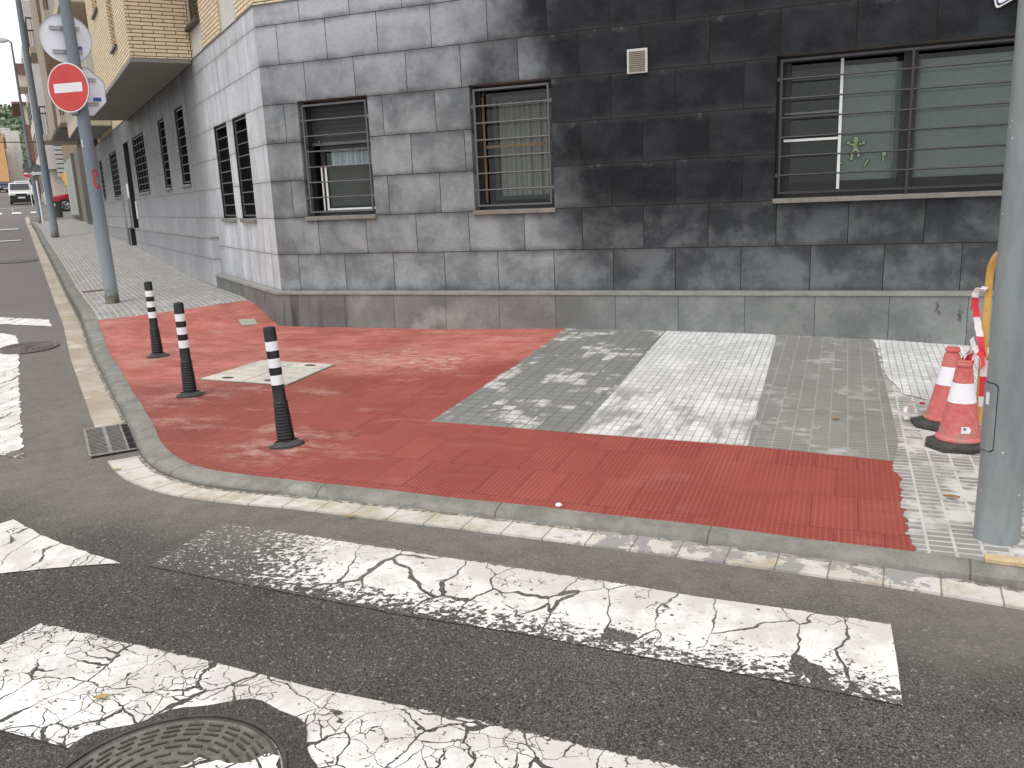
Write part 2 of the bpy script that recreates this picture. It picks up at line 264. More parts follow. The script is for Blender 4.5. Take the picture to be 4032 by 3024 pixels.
M['cement'] = cementy('cement_smear', (.165, .158, .145), (.20, .19, .172), (.25, .24, .22), 5, (.07, .066, .06))
# --- stone facade; uv: u metres along, v metres above the plinth
def stone(name, mode):
    b = NB(name, .55, spec={'R': .12, 'L': .45, 'P': .2}[mode]); uv = b.uv(); q = b.sep(uv); u, v = q[0], q[1]
    wv = b.map(uv, loc=((.6-.565) if mode == 'R' else 0, 0, 0))
    if mode == 'P': br = b.brick(b.map(uv, loc=(.28, 2.0, 0)), .6, 4, .0022, (0, 0, 0), (1, 1, 1), (.5, .5, .5), 0)
    else: br = b.brick(wv, .6, .4, .0034, (0, 0, 0), (1, 1, 1), (.5, .5, .5), .5, .05)
    t = b.sep(br[0])[0]
    wc = b.vadd(uv, b.comb(t, b.mth('MULTIPLY', t, 3.7)), 11)       # every slab its own clouding
    cl = b.noise(wc, 1.9, 6, .66, .2); cl2 = b.noise(uv, .9, 5, .62); fine = b.noise(uv, 26, 5, .7)
    streak = b.noise(b.map(uv, (6, .5, 1)), 1, 5, .6)
    if mode == 'R':
        prof = b.lin(u, 0, 8, 0, 8)
        pn = b.mth('ADD', b.mth('ADD', prof, b.mth('MULTIPLY', b.mth('SUBTRACT', cl2, .5), 2.6)), b.mth('MULTIPLY', b.mth('SUBTRACT', t, .5), .5))
        top = b.mth('MULTIPLY', b.step(v, .25, 1.5), 1.0)
        m = b.mth('MULTIPLY', b.step(b.mth('ADD', pn, b.mth('MULTIPLY', top, .7)), 2.9, 4.1), b.lin(v, -.1, .9, .55, 1))
        lt = b.mix(b.step(cl, .32, .66), (.155, .168, .174), (.315, .335, .34)); up = b.step(v, 1.9, 2.9)
        lt = b.mix(b.mth('MULTIPLY', b.mth('MULTIPLY', up, b.mth('SUBTRACT', 1, b.step(u, 1, 3.6))), .85), lt, (.50, .515, .55))
        lt = b.mix(b.mth('MULTIPLY', b.step(b.noise(b.map(wc, (1, 1, 1), loc=(5, 3, 1)), 1.7, 5, .62), .48, .74), .38), lt, (.07, .071, .075))
        dk = b.mix(b.step(cl, .4, .72), (.0135, .0145, .0165), (.034, .0365, .040))
        lowr = b.mth('MULTIPLY', b.mth('SUBTRACT', 1, b.step(v, .45, .95)), b.step(cl, .44, .62)); dk = b.mix(b.mth('MULTIPLY', lowr, .6), dk, (.115, .118, .12))
        c = b.mix(m, lt, dk)
        c = b.mix(b.mth('MULTIPLY', b.mth('MULTIPLY', b.step(streak, .56, .75), .35), b.mth('SUBTRACT', 1, m)), c, (.33, .332, .335))
    elif mode == 'L':
        c = b.mix(b.step(cl, .3, .68), (.50, .515, .535), (.66, .68, .705))  # paler base than the right facade: grazing sky sheen put into the colour
        c = b.mix(b.mth('MULTIPLY', b.step(t, .55, .9), .3), c, (.36, .365, .375))
        c = b.mix(b.mth('MULTIPLY', b.step(b.mth('ADD', streak, b.lin(v, 0, 1.2, .10, 0)), .46, .70), .42), c, (.22, .222, .23))
        under = b.step(b.mth('ADD', u, b.mth('MULTIPLY', b.mth('SUBTRACT', cl2, .5), 1.5)), 2.5, 4.5)   # overhang shade painted into the slab colour, strongest high on the wall
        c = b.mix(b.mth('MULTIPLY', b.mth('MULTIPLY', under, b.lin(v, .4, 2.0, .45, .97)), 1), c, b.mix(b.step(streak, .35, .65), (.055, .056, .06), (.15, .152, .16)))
    else:
        c = b.mix(b.step(cl, .3, .7), (.155, .165, .158), (.26, .27, .26))
        c = b.mix(b.mth('MULTIPLY', b.step(b.noise(uv, 2.6, 6, .7), .55, .7), .6), c, (.30, .295, .285))
        c = b.mix(b.mth('MULTIPLY', b.mth('MULTIPLY', b.step(streak, .5, .7), b.mth('SUBTRACT', 1, b.step(u, .5, 1.7))), .9), c, (.035, .033, .032))
        c = b.mix(b.mth('MULTIPLY', b.mth('SUBTRACT', 1, b.step(u, .5, 1.9)), .4), c, (.085, .088, .085))
        sp = b.noise(b.map(uv, (2.6, .9, 1), loc=(1.2, .3, 0)), 3, 6, .75)
        c = b.mix(b.mth('MULTIPLY', b.mth('MULTIPLY', b.step(sp, .6, .66), b.step(u, 5.6, 6.3)), .8), c, (.04, .04, .037))
        c = b.mix(b.mth('MULTIPLY', b.mth('MULTIPLY', b.step(b.noise(uv, 1.5, 5), .54, .68), b.mth('MULTIPLY', b.step(u, .9, 1.3), b.mth('SUBTRACT', 1, b.step(u, 2, 2.8)))), .6), c, (.40, .39, .375))
    c = b.mix(b.mth('MULTIPLY', b.step(fine, .45, .75), .22), c, (.05, .05, .052))
    if mode != 'P':
        fv = b.mth('FRACT', b.mth('DIVIDE', b.mth('ADD', v, 40), .4)); ev = b.mth('ABSOLUTE', b.mth('SUBTRACT', fv, .5)); nz = b.noise(b.map(uv, (1, 1, 1), loc=(9, 2, 0)), 3.2, 5, .65)
        grime = b.mth('MULTIPLY', b.step(b.mth('ADD', ev, b.mth('MULTIPLY', b.mth('SUBTRACT', nz, .5), .45)), .33, .56), .62 if mode == 'R' else .30)
        c = b.mix(grime, c, (.05, .051, .054) if mode == 'R' else (.16, .162, .17))
        if mode == 'R':
            lite = b.mth('MULTIPLY', b.step(fv, .80, .99), b.step(b.noise(b.map(uv, (1, 1, 1), loc=(4, 7, 0)), 5, 5, .7), .54, .68)); c = b.mix(b.mth('MULTIPLY', lite, b.mth('MULTIPLY', m, .5)), c, (.16, .165, .175))
    # slab edges darken with dirt
    c = b.mix(b.mth('MULTIPLY', br[1], .95), c, (.012, .0115, .011)); b.col(c)
    b.rough(b.lin(cl, .3, .7, .42, .62)); b.bump(b.mth('SUBTRACT', b.mth('MULTIPLY', fine, .25), br[1]), .5, .003); return b.m
M['stoneR'] = stone('weathered_dark_slabs', 'R'); M['stoneL'] = stone('streaked_slabs_sheen_shade', 'L'); M['stoneP'] = stone('plinth_slabs', 'P')
# --- yellow brick, uv metres
def brickm(name, c1, c2, mort, bw=.29, bh=.05, off=.5, jw=.0055):
    b = NB(name, .8); uv = b.uv(); p = b.pos()
    br = b.brick(b.vadd(uv, b.noisec(p, 14), .006), bw, bh, jw, c1, c2, mort, off, .15)
    n = b.noise(p, 13, 5, .7); c = b.mix(b.mth('MULTIPLY', b.step(n, .35, .75), .4), br[0], tuple(x*.72 for x in c2)); c = b.mix(br[1], c, mort)
    b.col(c); b.bump(b.mth('SUBTRACT', b.mth('MULTIPLY', n, .3), b.mth('MULTIPLY', br[1], 2)), .8, .006); return b.m
M['brick'] = brickm('yellow_thin_brick', (.84, .69, .47), (.75, .58, .37), (.12, .08, .055))
M['brick_dull'] = brickm('dull_brown_brick', (.36, .26, .16), (.29, .20, .13), (.10, .07, .05), .29, .06)
M['brick_red'] = brickm('red_brown_brick', (.34, .15, .10), (.28, .12, .085), (.2, .12, .09), .3, .09)
M['render_white'] = simple('pale_render', (.60, .58, .53), .85, var=.04, scale=2)
M['soffit'] = simple('painted_soffit', (.25, .235, .21), .9, var=.03, scale=1)
M['sill'] = simple('stone_sill', (.21, .195, .17), .7, var=.15, scale=8)
M['sill_dark'] = simple('dark_sill', (.07, .07, .07), .5)
M['ledge'] = simple('pale_ledge', (.27, .265, .245), .7, var=.15, scale=6)
M['frame'] = simple('dark_window_frame', (.022, .023, .022), .4, .2)
M['bar'] = simple('grey_grille_bar', (.13, .125, .13), .45, .3, .08)
M['bar_dark'] = simple('dark_grille_bar', (.055, .05, .053), .45, .3, .08)
M['inside'] = simple('room_dark', (.02, .02, .019), .9)
M['black'] = simple('black_plastic', (.007, .007, .008), .38)
M['rubber'] = simple('dusty_rubber', (.052, .050, .048), .75, var=.35, scale=12)
M['reflective'] = simple('white_band', (.86, .86, .90), .35, var=.03)
M['white'] = simple('white_tape', (.82, .82, .78), .5, var=.03)
M['galv'] = None
def galv(name, c1, c2, chips=.5):
    b = NB(name, .48, .0, .5); p = b.pos(); c = b.mix(b.step(b.noise(b.map(p, (1, 1, .25)), 9, 6, .7), .3, .7), c1, c2)
    c = b.mix(b.mth('MULTIPLY', b.step(b.noise(b.map(p, (1, 1, .12)), 25, 4), .55, .75), .35), c, tuple(x*.72 for x in c1))
    d = b.mth('MULTIPLY', b.mth('LESS_THAN', b.vor(p, 26, out=0), .13), b.mth('GREATER_THAN', b.sep(b.vor(p, 26, out=1))[0], 1-chips*.5)); c = b.mix(d, c, (.55, .56, .57))
    b.col(c); b.rough(b.lin(b.noise(p, 30, 3), .3, .7, .38, .6)); b.bump(b.noise(p, 60, 3), .15, .002); return b.m
M['pole'] = galv('galvanised_grey_paint', (.20, .225, .228), (.275, .30, .30)); M['pole_blue'] = galv('grey_blue_paint', (.13, .16, .19), (.18, .21, .24), .1)
b = NB('pole_foot', .7); z = b.sep(b.obj())[2]; nn = b.noise(b.pos(), 20, 5, .7)
b.col(b.mix(b.step(b.mth('ADD', z, b.mth('MULTIPLY', nn, .25)), .12, .42), b.mix(b.step(nn, .4, .6), (.06, .055, .035), (.20, .17, .11)), b.mix(b.step(z, .3, 1.6), (.27, .30, .32), (.18, .215, .245)))); M['pole_foot'] = b.m
M['sign_back'] = simple('sign_back', (.82, .83, .88), .38, .2, .03, 3); M['sign_red'] = simple('sign_red', (.58, .055, .05), .4, var=.05); M['sign_white'] = simple('sign_white', (.78, .78, .80), .4, var=.02)
M['sign_blue'] = simple('sticker_blue', (.05, .12, .50), .5); M['steel'] = simple('bracket_steel', (.35, .36, .37), .35, .6)
M['spray_red'] = simple('red_spray', (.62, .03, .03), .6, var=.1)
M['iron'] = simple('cast_iron', (.075, .068, .06), .6, .3, .3, 14, bumpk=.4); M['iron_lid'] = simple('iron_lid_dirt', (.13, .12, .105), .75, .0, .3, 18, bumpk=.5)
M['hole'] = simple('dark_void', (.006, .006, .006), 1)
M['iron_light'] = simple('worn_iron', (.27, .255, .235), .55, .3, .2, 20)
def glassm(name, c, rough=.06, spec=.6): b = NB(name, rough, 0, spec); b.col(c); return b.m
M['glass_dark'] = glassm('dark_glass', (.008, .009, .010), .12, .08); M['glass_car'] = glassm('car_glass', (.03, .035, .04))
b = NB('clear_glass', .03, 0, .5); b.col((1, 1, 1)); tr = b.n('ShaderNodeBsdfTransparent'); tr.inputs[0].default_value = (.80, .84, .82, 1); ms = b.n('ShaderNodeMixShader'); fr = b.n('ShaderNodeFresnel'); fr.inputs[0].default_value = 1.5
gl_ = b.n('ShaderNodeBsdfGlossy'); gl_.inputs['Roughness'].default_value = .03; b.t.links.new(fr.outputs[0], ms.inputs[0]); b.t.links.new(tr.outputs[0], ms.inputs[1]); b.t.links.new(gl_.outputs[0], ms.inputs[2])
b.t.links.new(ms.outputs[0], b.t.nodes['Material Output'].inputs[0]); M['glass'] = b.m
def curtain(name, c1, c2, freq=5):
    b = NB(name, .9); p = b.pos(); n = b.noise(p, 9, 4); b.col(b.mix(n, c1, c2)); return b.m
M['curt_blue'] = curtain('sheer_blue_curtain', (.42, .52, .58), (.62, .70, .74)); M['curt_grey'] = curtain('sheer_grey_curtain', (.20, .205, .18), (.30, .305, .27))
M['frost'] = simple('frosted_film', (.36, .41, .39), .55, var=.06, scale=2.2); M['frost_dark'] = simple('dark_insect_screen', (.062, .072, .066), .8, var=.1, scale=3)
M['wood_tape'] = simple('brown_tape', (.17, .11, .06), .7); M['shutter'] = simple('roller_shutter', (.030, .031, .033), .55)
M['sticker'] = simple('green_sticker', (.26, .36, .20), .6, var=.1, scale=20); M['sticker_line'] = simple('sticker_line', (.02, .05, .015), .6)
def conem():
    b = NB('faded_cone', .6); p = b.pos(); n = b.noise(p, 22, 6, .7); c = b.mix(b.step(n, .3, .7), (.56, .10, .095), (.62, .19, .175)); c = b.mix(b.mth('MULTIPLY', b.step(b.noise(p, 38, 5, .75), .58, .72), .7), c, (.72, .42, .38))
    z = b.sep(b.obj())[2]; low = b.mth('MULTIPLY', b.mth('SUBTRACT', 1, b.step(z, .06, .2)), b.step(b.noise(p, 16, 5), .48, .62)); c = b.mix(b.mth('MULTIPLY', low, .6), c, (.33, .25, .20)); b.col(c); return b.m
M['cone'] = conem()
b = NB('yellow_barrier', .5); p = b.pos(); n = b.noise(p, 28, 6, .75); c = b.mix(b.step(b.noise(p, 5, 3), .3, .7), (.60, .34, .07), (.70, .43, .12)); b.col(b.mix(b.step(n, .62, .70), c, (.12, .05, .02))); M['yellow'] = b.m
b = NB('barrier_tape', .4); q = b.sep(b.uv()); b.col(b.mix(b.mth('GREATER_THAN', b.mth('FRACT', b.mth('MULTIPLY', q[0], 4.2)), .5), (.78, .72, .74), (.66, .03, .05))); M['tape'] = b.m
M['plank'] = simple('raw_pine', (.52, .40, .24), .8, var=.15, scale=15); M['leaf'] = simple('dry_leaf', (.32, .14, .03), .7); M['leaf_y'] = simple('yellow_leaf', (.40, .28, .09), .7)
M['pebble'] = simple('pale_pebble', (.7, .68, .65), .8)
b = NB('hatch_concrete', .8); p = b.pos(); c = b.mix(b.step(b.noise(p, 4, 6, .7), .35, .65), (.62, .585, .52), (.46, .43, .37)); c = b.mix(b.mth('MULTIPLY', b.step(b.noise(p, 9, 5, .75), .58, .7), .5), c, (.2, .17, .14)); b.col(c); b.bump(b.noise(p, 40, 4), .4, .003); M['hatch'] = b.m
M['hatch_line'] = simple('hatch_joint', (.13, .12, .10), .9); M['green_cover'] = simple('greenish_cover', (.33, .36, .27), .7, var=.2, scale=20)
# ------------------------------------------------------------------ mesh helper
def prop(o, label=None, cat=None, group=None, kind=None):
    if label: o['label'] = label
    if cat: o['category'] = cat
    if group: o['group'] = group
    if kind: o['kind'] = kind
    return o
def empty(name, loc, label, cat, group=None, rz_=0):
    o = bpy.data.objects.new(name, None); o.empty_display_size = .1; COL.objects.link(o); o.location = loc; o.rotation_euler = (0, 0, rz_); return prop(o, label, cat, group)
def origin(o):
    v = Vector((0, 0, 0))
    while o is not None: v += o.location; o = o.parent
    return v
class MB:
    """collects faces (3-D points, optional uv) and links them as one mesh object"""
    def __init__(s): s.v = []; s.f = []; s.uv = []; s.mi = []; s.cur = 0
    def face(s, pts, uvs=None):
        i = len(s.v); s.v += [tuple(p) for p in pts]; s.f.append(tuple(range(i, i+len(pts)))); s.uv += list(uvs) if uvs else [(0, 0)]*len(pts); s.mi.append(s.cur)
    def box(s, fr, a0, a1, b0, b1, c0, c1, skip=''):
        P = lambda a, b, c: fr(a, b, c)
        # uv: along a/b and up c in metres
        if 'F' not in skip: s.face([P(a0,b1,c0),P(a1,b1,c0),P(a1,b1,c1),P(a0,b1,c1)], [(a0,c0),(a1,c0),(a1,c1),(a0,c1)])
        if 'K' not in skip: s.face([P(a1,b0,c0),P(a0,b0,c0),P(a0,b0,c1),P(a1,b0,c1)], [(a1,c0),(a0,c0),(a0,c1),(a1,c1)])
        s.face([P(a0,b0,c0),P(a0,b1,c0),P(a0,b1,c1),P(a0,b0,c1)], [(b0,c0),(b1,c0),(b1,c1),(b0,c1)])
        s.face([P(a1,b1,c0),P(a1,b0,c0),P(a1,b0,c1),P(a1,b1,c1)], [(b1,c0),(b0,c0),(b0,c1),(b1,c1)])
        s.face([P(a0,b0,c1),P(a0,b1,c1),P(a1,b1,c1),P(a1,b0,c1)], [(a0,b0),(a0,b1),(a1,b1),(a1,b0)])
        s.face([P(a0,b1,c0),P(a0,b0,c0),P(a1,b0,c0),P(a1,b1,c0)], [(a0,b1),(a0,b0),(a1,b0),(a1,b1)])
    def tube(s, pts, rad, n=8, caps=True):
        pts = [Vector(p) for p in pts]; rad = rad if hasattr(rad, '__len__') else [rad]*len(pts); rings = []; L = 0; up = None
        for i, p in enumerate(pts):
            d = (pts[min(i+1, len(pts)-1)]-pts[max(i-1, 0)]).normalized()
            if up is None: up = Vector((0, 0, 1)) if abs(d.z) < .9 else Vector((1, 0, 0))
            x = d.cross(up).normalized(); y = x.cross(d).normalized(); up = y
            if i: L += (p-pts[i-1]).length
            rings.append(([p+rad[i]*(math.cos(2*math.pi*k/n)*x+math.sin(2*math.pi*k/n)*y) for k in range(n)], L))
        base = len(s.v)
        for rg, l in rings: s.v += [tuple(q) for q in rg]
        for i in range(len(rings)-1):
            for k in range(n):
                k2 = (k+1) % n; s.f.append((base+i*n+k, base+i*n+k2, base+(i+1)*n+k2, base+(i+1)*n+k)); s.mi.append(s.cur)
                s.uv += [(rings[i][1], k/n), (rings[i][1], (k+1)/n), (rings[i+1][1], (k+1)/n), (rings[i+1][1], k/n)]
        if caps:
            for r_ in (0, len(rings)-1):
                s.f.append(tuple(base+r_*n+k for k in range(n))); s.uv += [(0, 0)]*n; s.mi.append(s.cur)
    def lathe(s, prof, n=24, c=(0, 0, 0), lean=(0, 0), caps=True):
        s.tubes = None; base = len(s.v)
        for r_, z in prof:
            for k in range(n): a = 2*math.pi*k/n; s.v.append((c[0]+r_*math.cos(a)+lean[0]*z, c[1]+r_*math.sin(a)+lean[1]*z, c[2]+z))
        for i in range(len(prof)-1):
            for k in range(n): k2 = (k+1) % n; s.f.append((base+i*n+k, base+i*n+k2, base+(i+1)*n+k2, base+(i+1)*n+k)); s.uv += [(0, 0)]*4; s.mi.append(s.cur)
        if caps:
            s.f.append(tuple(base+k for k in range(n-1, -1, -1))); s.uv += [(0, 0)]*n; s.mi.append(s.cur)
            s.f.append(tuple(base+(len(prof)-1)*n+k for k in range(n))); s.uv += [(0, 0)]*n; s.mi.append(s.cur)
    def prism(s, poly, fr, c0, c1):  # poly in (a,b), extruded along c
        n = len(poly); s.face([fr(a, b, c1) for a, b in poly], poly); s.face([fr(a, b, c0) for a, b in reversed(poly)], list(reversed(poly)))
        for i in range(n):
            (a, b), (a2, b2) = poly[i], poly[(i+1) % n]; s.face([fr(a, b, c0), fr(a2, b2, c0), fr(a2, b2, c1), fr(a, b, c1)])
    def build(s, name, mat, parent=None, smooth=False, world=True, bevel=0):
        me = bpy.data.meshes.new(name); off = origin(parent) if (parent is not None and world) else Vector((0, 0, 0))
        me.from_pydata([tuple(Vector(p)-off) for p in s.v], [], s.f); ul = me.uv_layers.new(name='UVMap'); ul.data.foreach_set('uv', [c for t in s.uv for c in t])
        for m in (mat if isinstance(mat, (list, tuple)) else [mat]): me.materials.append(m)
        me.polygons.foreach_set('material_index', s.mi)
        bm = bmesh.new(); bm.from_mesh(me); bmesh.ops.remove_doubles(bm, verts=bm.verts, dist=1e-5); bmesh.ops.recalc_face_normals(bm, faces=bm.faces); bm.to_mesh(me); bm.free()
        if smooth: me.shade_smooth(); me.set_sharp_from_angle(angle=R(35))
        o = bpy.data.objects.new(name, me); COL.objects.link(o)
        if parent is not None: o.parent = parent
        if bevel: bv = o.modifiers.new('b', 'BEVEL'); bv.width = bevel; bv.segments = 2; bv.limit_method = 'ANGLE'
        return o
W3 = lambda a, b, c: (a, b, c)
def sheet(name, poly, zf, dz, mat, frame='R', cell=.25, uvf=None, thick=0, kind='structure', grid=None):
    bm = bmesh.new(); fs = bm.faces.new([bm.verts.new((x, y, 0)) for x, y in poly])
    xs = [p[0] for p in poly]; ys = [p[1] for p in poly]
    for ax, vs in ((0, xs), (1, ys)):
        if grid: cuts = [g for g in grid if min(vs) < g < max(vs)]
        else: cuts = [k*cell for k in range(math.ceil(min(vs)/cell), math.floor(max(vs)/cell)+1)]
        for c in cuts:
            co = [0, 0, 0]; no = [0, 0, 0]; co[ax] = c; no[ax] = 1
            bmesh.ops.bisect_plane(bm, geom=bm.verts[:]+bm.edges[:]+bm.faces[:], plane_co=co, plane_no=no, dist=1e-6)
    bmesh.ops.triangulate(bm, faces=bm.faces[:])
    co = np.array([v.co[:2] for v in bm.verts]); z = np.concatenate([zf(co[i:i+4000]) for i in range(0, len(co), 4000)])+dz
    for v, zz in zip(bm.verts, z): v.co.z = zz
    ul = bm.loops.layers.uv.new('UVMap'); o0 = C0
    E1, E2 = (D2, N2) if frame == 'R' else (N1, D1)
    for f in bm.faces:
        if f.normal.z < 0: f.normal_flip()
        for l in f.loops:
            q = np.array(l.vert.co[:2])-o0
            l[ul].uv = uvf(l.vert.co.x, l.vert.co.y) if uvf else (float(q@E1), float(q@E2))
        f.smooth = True
    bm.normal_update()
    for f in bm.faces:
        if f.normal.z < 0: f.normal_flip()
    me = bpy.data.meshes.new(name); bm.to_mesh(me); bm.free(); me.materials.append(mat); o = bpy.data.objects.new(name, me); COL.objects.link(o)
    if kind: o['kind'] = kind
    return o
# ------------------------------------------------------------------ ground
KI = [SW(s, float(np.interp(s, [0, 2.2], [1.868, 1.832]))) for s in (44, 41, 38, 34, 30, 26, 22, 18, 15, 12.5, 10, 8, 6.5, 5.2, 4, 3, 2.2, 1.5, .9, .3, -.3, -1, -1.8, -2.6)]+[np.array(p) for p in
     [(-2.55,5.79),(-2.31,5.335),(-2.11,4.975),(-1.965,4.785),(-1.80,4.635),(-1.60,4.51),(-1.40,4.415),(-1.11,4.305),(-.757,4.158),(-.208,3.940),(.421,3.672),(.887,3.468),(1.232,3.309),(1.57,3.15),(1.85,3.015),(2.3,2.81),(3.0,2.49),(4.2,1.95),(6,1.15),(9,-.2)]]
KI = [np.array(KI[0])+D1*2-N1*6, np.array(KI[0])+D1*1.2-N1*1.0]+KI
def resample(P, d):
    P = np.array(P); L = np.r_[0, np.cumsum(np.linalg.norm(np.diff(P, axis=0), axis=1))]; t = np.linspace(0, L[-1], int(L[-1]/d)+1)
    return np.c_[np.interp(t, L, P[:, 0]), np.interp(t, L, P[:, 1])], t
KP, KL = resample(KI, .12)
for _ in range(3): KP[1:-1] = .25*KP[:-2]+.5*KP[1:-1]+.25*KP[2:]
tan = np.gradient(KP, axis=0); tan /= np.linalg.norm(tan, axis=1)[:, None]; KN = np.c_[tan[:, 1], -tan[:, 0]]
if (KN[40]@N1) < 0: KN = -KN
i0 = int(np.argmin(np.linalg.norm(KP-np.array((-2.4, 5.5)), axis=1))); L0 = KL[i0]; KU = KL-L0      # arc length measured from the drain
kw = np.interp(KU, [-1.5, 0, 1.2, 2.0], [.145, .14, .13, .095]); bw = np.interp(KU, [-1, .2, 1, 1.8], [.35, .335, .30, .255])
kz = PZ(KP); ko = KP+KN*kw[:, None]; kb = KP+KN*bw[:, None]; zo = RZ(ko); zb = RZ(kb)
rev = np.interp(KU, [-9, -5.3, -4.1, 0, 1, 4.6, 5.6], [.14, .135, .04, .03, .022, .022, .07])
def strip(name, rows, mat, u, kind='structure', i1=0, i2=None):
    mb = MB(); n = len(u) if i2 is None else i2
    for i in range(i1, n-1):
        acc = 0
        for r_ in range(len(rows)-1):
            a, b_, c, d = rows[r_][i], rows[r_+1][i], rows[r_+1][i+1], rows[r_][i+1]; w_ = math.dist(a, b_)
            mb.face([a, b_, c, d], [(u[i], acc), (u[i], acc+w_), (u[i+1], acc+w_), (u[i+1], acc)]); acc += w_
    o = mb.build(name, mat, smooth=True); o['kind'] = kind; return o
A3 = lambda P, z: [(float(p[0]), float(p[1]), float(q)) for p, q in zip(P, z)]
jit = np.array([math.sin(u*3.1)*.003+math.sin(u*7.7)*.004 for u in KU])
kin = KP+KN*jit[:, None]
ztop_o = np.minimum(kz-.004, zo+rev); ztop_o = np.where((KU > -5) & (KU < 5.2), np.minimum(ztop_o, kz-.012), ztop_o)
rows = [A3(kin, kz-.25), A3(kin, kz+.012), A3(KP+KN*(kw*.45)[:, None], kz+.010), A3(KP+KN*(kw*.85)[:, None], (ztop_o+kz)/2+.006), A3(ko, ztop_o-.002), A3(KP+KN*(kw+.012)[:, None], zo-.06)]
isp = int(np.argmin(abs(KU+6.0)))
strip('kerb', rows, M['kerb_old'], KU, i2=isp+1); strip('kerb', rows, M['kerb'], KU, i1=isp)
# gutter slabs between kerb and asphalt; the drain interrupts them
g1 = int(np.argmin(abs(KU+.42))); g2 = int(np.argmin(abs(KU-.33)))
zo_ = np.maximum(zo, RZ(ko)); rows = [A3(ko, zo+.008), A3((ko+kb)/2, RZ((ko+kb)/2)+.007), A3(kb, zb+.010), A3(kb+KN*.004, zb-.05)]
strip('gutter', rows, M['gutter_old'], KU, i2=g1+1); strip('gutter', rows, M['gutter_new'], KU, i1=g2)
pav = [tuple(p) for p in KP[::2]]+[tuple(TV(22, 8)), tuple(TV(22, -.3)), tuple(C0+(-.2*(N1+N2))), tuple(SW(50, -.3))]
lw = [tuple(SW(s, -.25)) for s in (46, 30, 15, 5, 1)]; pav = [tuple(p) for p in kin[::2]]+[tuple(TV(13, -.25)), tuple(TV(6, -.25)), tuple(C0-.25*N2)]+lw[::-1]
sheet('pavement', pav, PZ, 0, M['pave_street'], 'L', .5)
gx = sorted(set([round(-700+i*50, 3) for i in range(29)]+[float(i) for i in range(-60, 31)]+[i*.25 for i in range(-32, 25)]+[i*5. for i in range(-24, 25)]))
gy = sorted(set([round(-700+i*50, 3) for i in range(29)]+[float(i) for i in range(-12, 70)]+[i*.25 for i in range(4, 48)]+[i*5. for i in range(-6, 50)]))
def grid_ground():
    X, Y = np.meshgrid(gx, gy, indexing='ij'); P = np.c_[X.ravel(), Y.ravel()]; z = np.concatenate([RZ(P[i:i+5000]) for i in range(0, len(P), 5000)]); far = np.linalg.norm(P, axis=1) > 250; z[far] = np.minimum(z[far], 9)
    # tuck the road below the pavement where they overlap
    q = P-C0; 
    me = bpy.data.meshes.new('road'); ny = len(gy)
    me.from_pydata([(float(a), float(b), float(c)) for (a, b), c in zip(P, z)], [], [(i*ny+j, (i+1)*ny+j, (i+1)*ny+j+1, i*ny+j+1) for i in range(len(gx)-1) for j in range(ny-1)])
    me.shade_smooth(); me.materials.append(M['asphalt']); o = bpy.data.objects.new('road', me); COL.objects.link(o); o['kind'] = 'structure'
grid_ground()
def wob(poly, amp, step=.05, seed=1):
    r_ = random.Random(seed); out = []
    for i in range(len(poly)):
        a = np.array(poly[i]); b_ = np.array(poly[(i+1) % len(poly)]); n = max(1, int(np.linalg.norm(b_-a)/step))
        for k in range(n): out.append(tuple(a+(b_-a)*k/n+np.array([r_.uniform(-amp, amp), r_.uniform(-amp, amp)])))
    return out
# pavement zones laid on the pavement
DZ = .006
red_edge = [tuple(p) for p, u in zip(kin+KN*.004, KU) if -5.25 < u < 4.62]
r_ = random.Random(3)
ragged = [(1.585,3.16),(1.605,3.20),(1.62,3.27),(1.632,3.30),(1.63,3.34),(1.668,3.40),(1.672,3.44),(1.70,3.455),(1.70,3.50),(1.715,3.55),(1.752,3.585),(1.735,3.61),(1.765,3.68),(1.80,3.73),(1.79,3.75),(1.825,3.80),(1.85,3.88),(1.895,3.96),(1.92,4.10),(1.98,4.232)]
rg = []
for i in range(len(ragged)-1):
    a, b_ = np.array(ragged[i]), np.array(ragged[i+1])
    for k in range(6): rg.append(tuple(a+(b_-a)*k/6+np.array([r_.gauss(0, .0045), r_.gauss(0, .002)])))
red = red_edge+rg+[(1.98,4.232),(1.311,4.577),(.377,4.957),(-.543,5.362),(.556,8.20),tuple(TV(3.3,.12)),tuple(TV(0,.12)),tuple(SW(1.2,.06))]
sheet('tactile_paving', red, PZ, DZ, M['red'], 'R', .25)
sheet('pavement_band', [(-.543,5.362),(.377,4.957),(1.453,7.84),tuple(TV(4.42,.12)),tuple(TV(3.3,.12)),(.542,8.256)], PZ, DZ, M['pave_dark'], 'R', .25)
sheet('pavement_band', [(.377,4.957),(1.311,4.577),(2.369,7.442),tuple(TV(5.35,.12)),tuple(TV(4.42,.12)),(1.453,7.84)], PZ, DZ, M['pave_white'], 'R', .25)
sheet('pavement_band', [(1.311,4.577),(1.98,4.232),(2.15,4.55),(2.40,5.20),(2.632,5.82),(3.109,7.114),tuple(TV(6.17,.12)),tuple(TV(5.35,.12)),(2.369,7.442)], PZ, DZ, M['pave_mid'], 'R', .25)
kr = [tuple(p) for p, u in zip(kin+KN*.004, KU) if 4.66 < u < 9.4]
sheet('pavement_band', kr+[tuple(TV(11,.12)), tuple(TV(6.17,.12)), (3.109,7.114),(2.632,5.82),(2.40,5.20),(2.15,4.55),(1.98,4.232)]+rg[::-1][1:], PZ, DZ-.002, M['pave_right'], 'R', .25)
wd = [tuple(TV(6.17,.14)),(3.109,7.114),(2.95,6.65),(2.80,6.25),(2.68,5.80),(2.63,5.55),(2.72,5.35),(2.86,5.3),(3.1,5.2),(3.5,5.1),(3.9,5.3),tuple(TV(8,1.2)),tuple(TV(8,.14))]
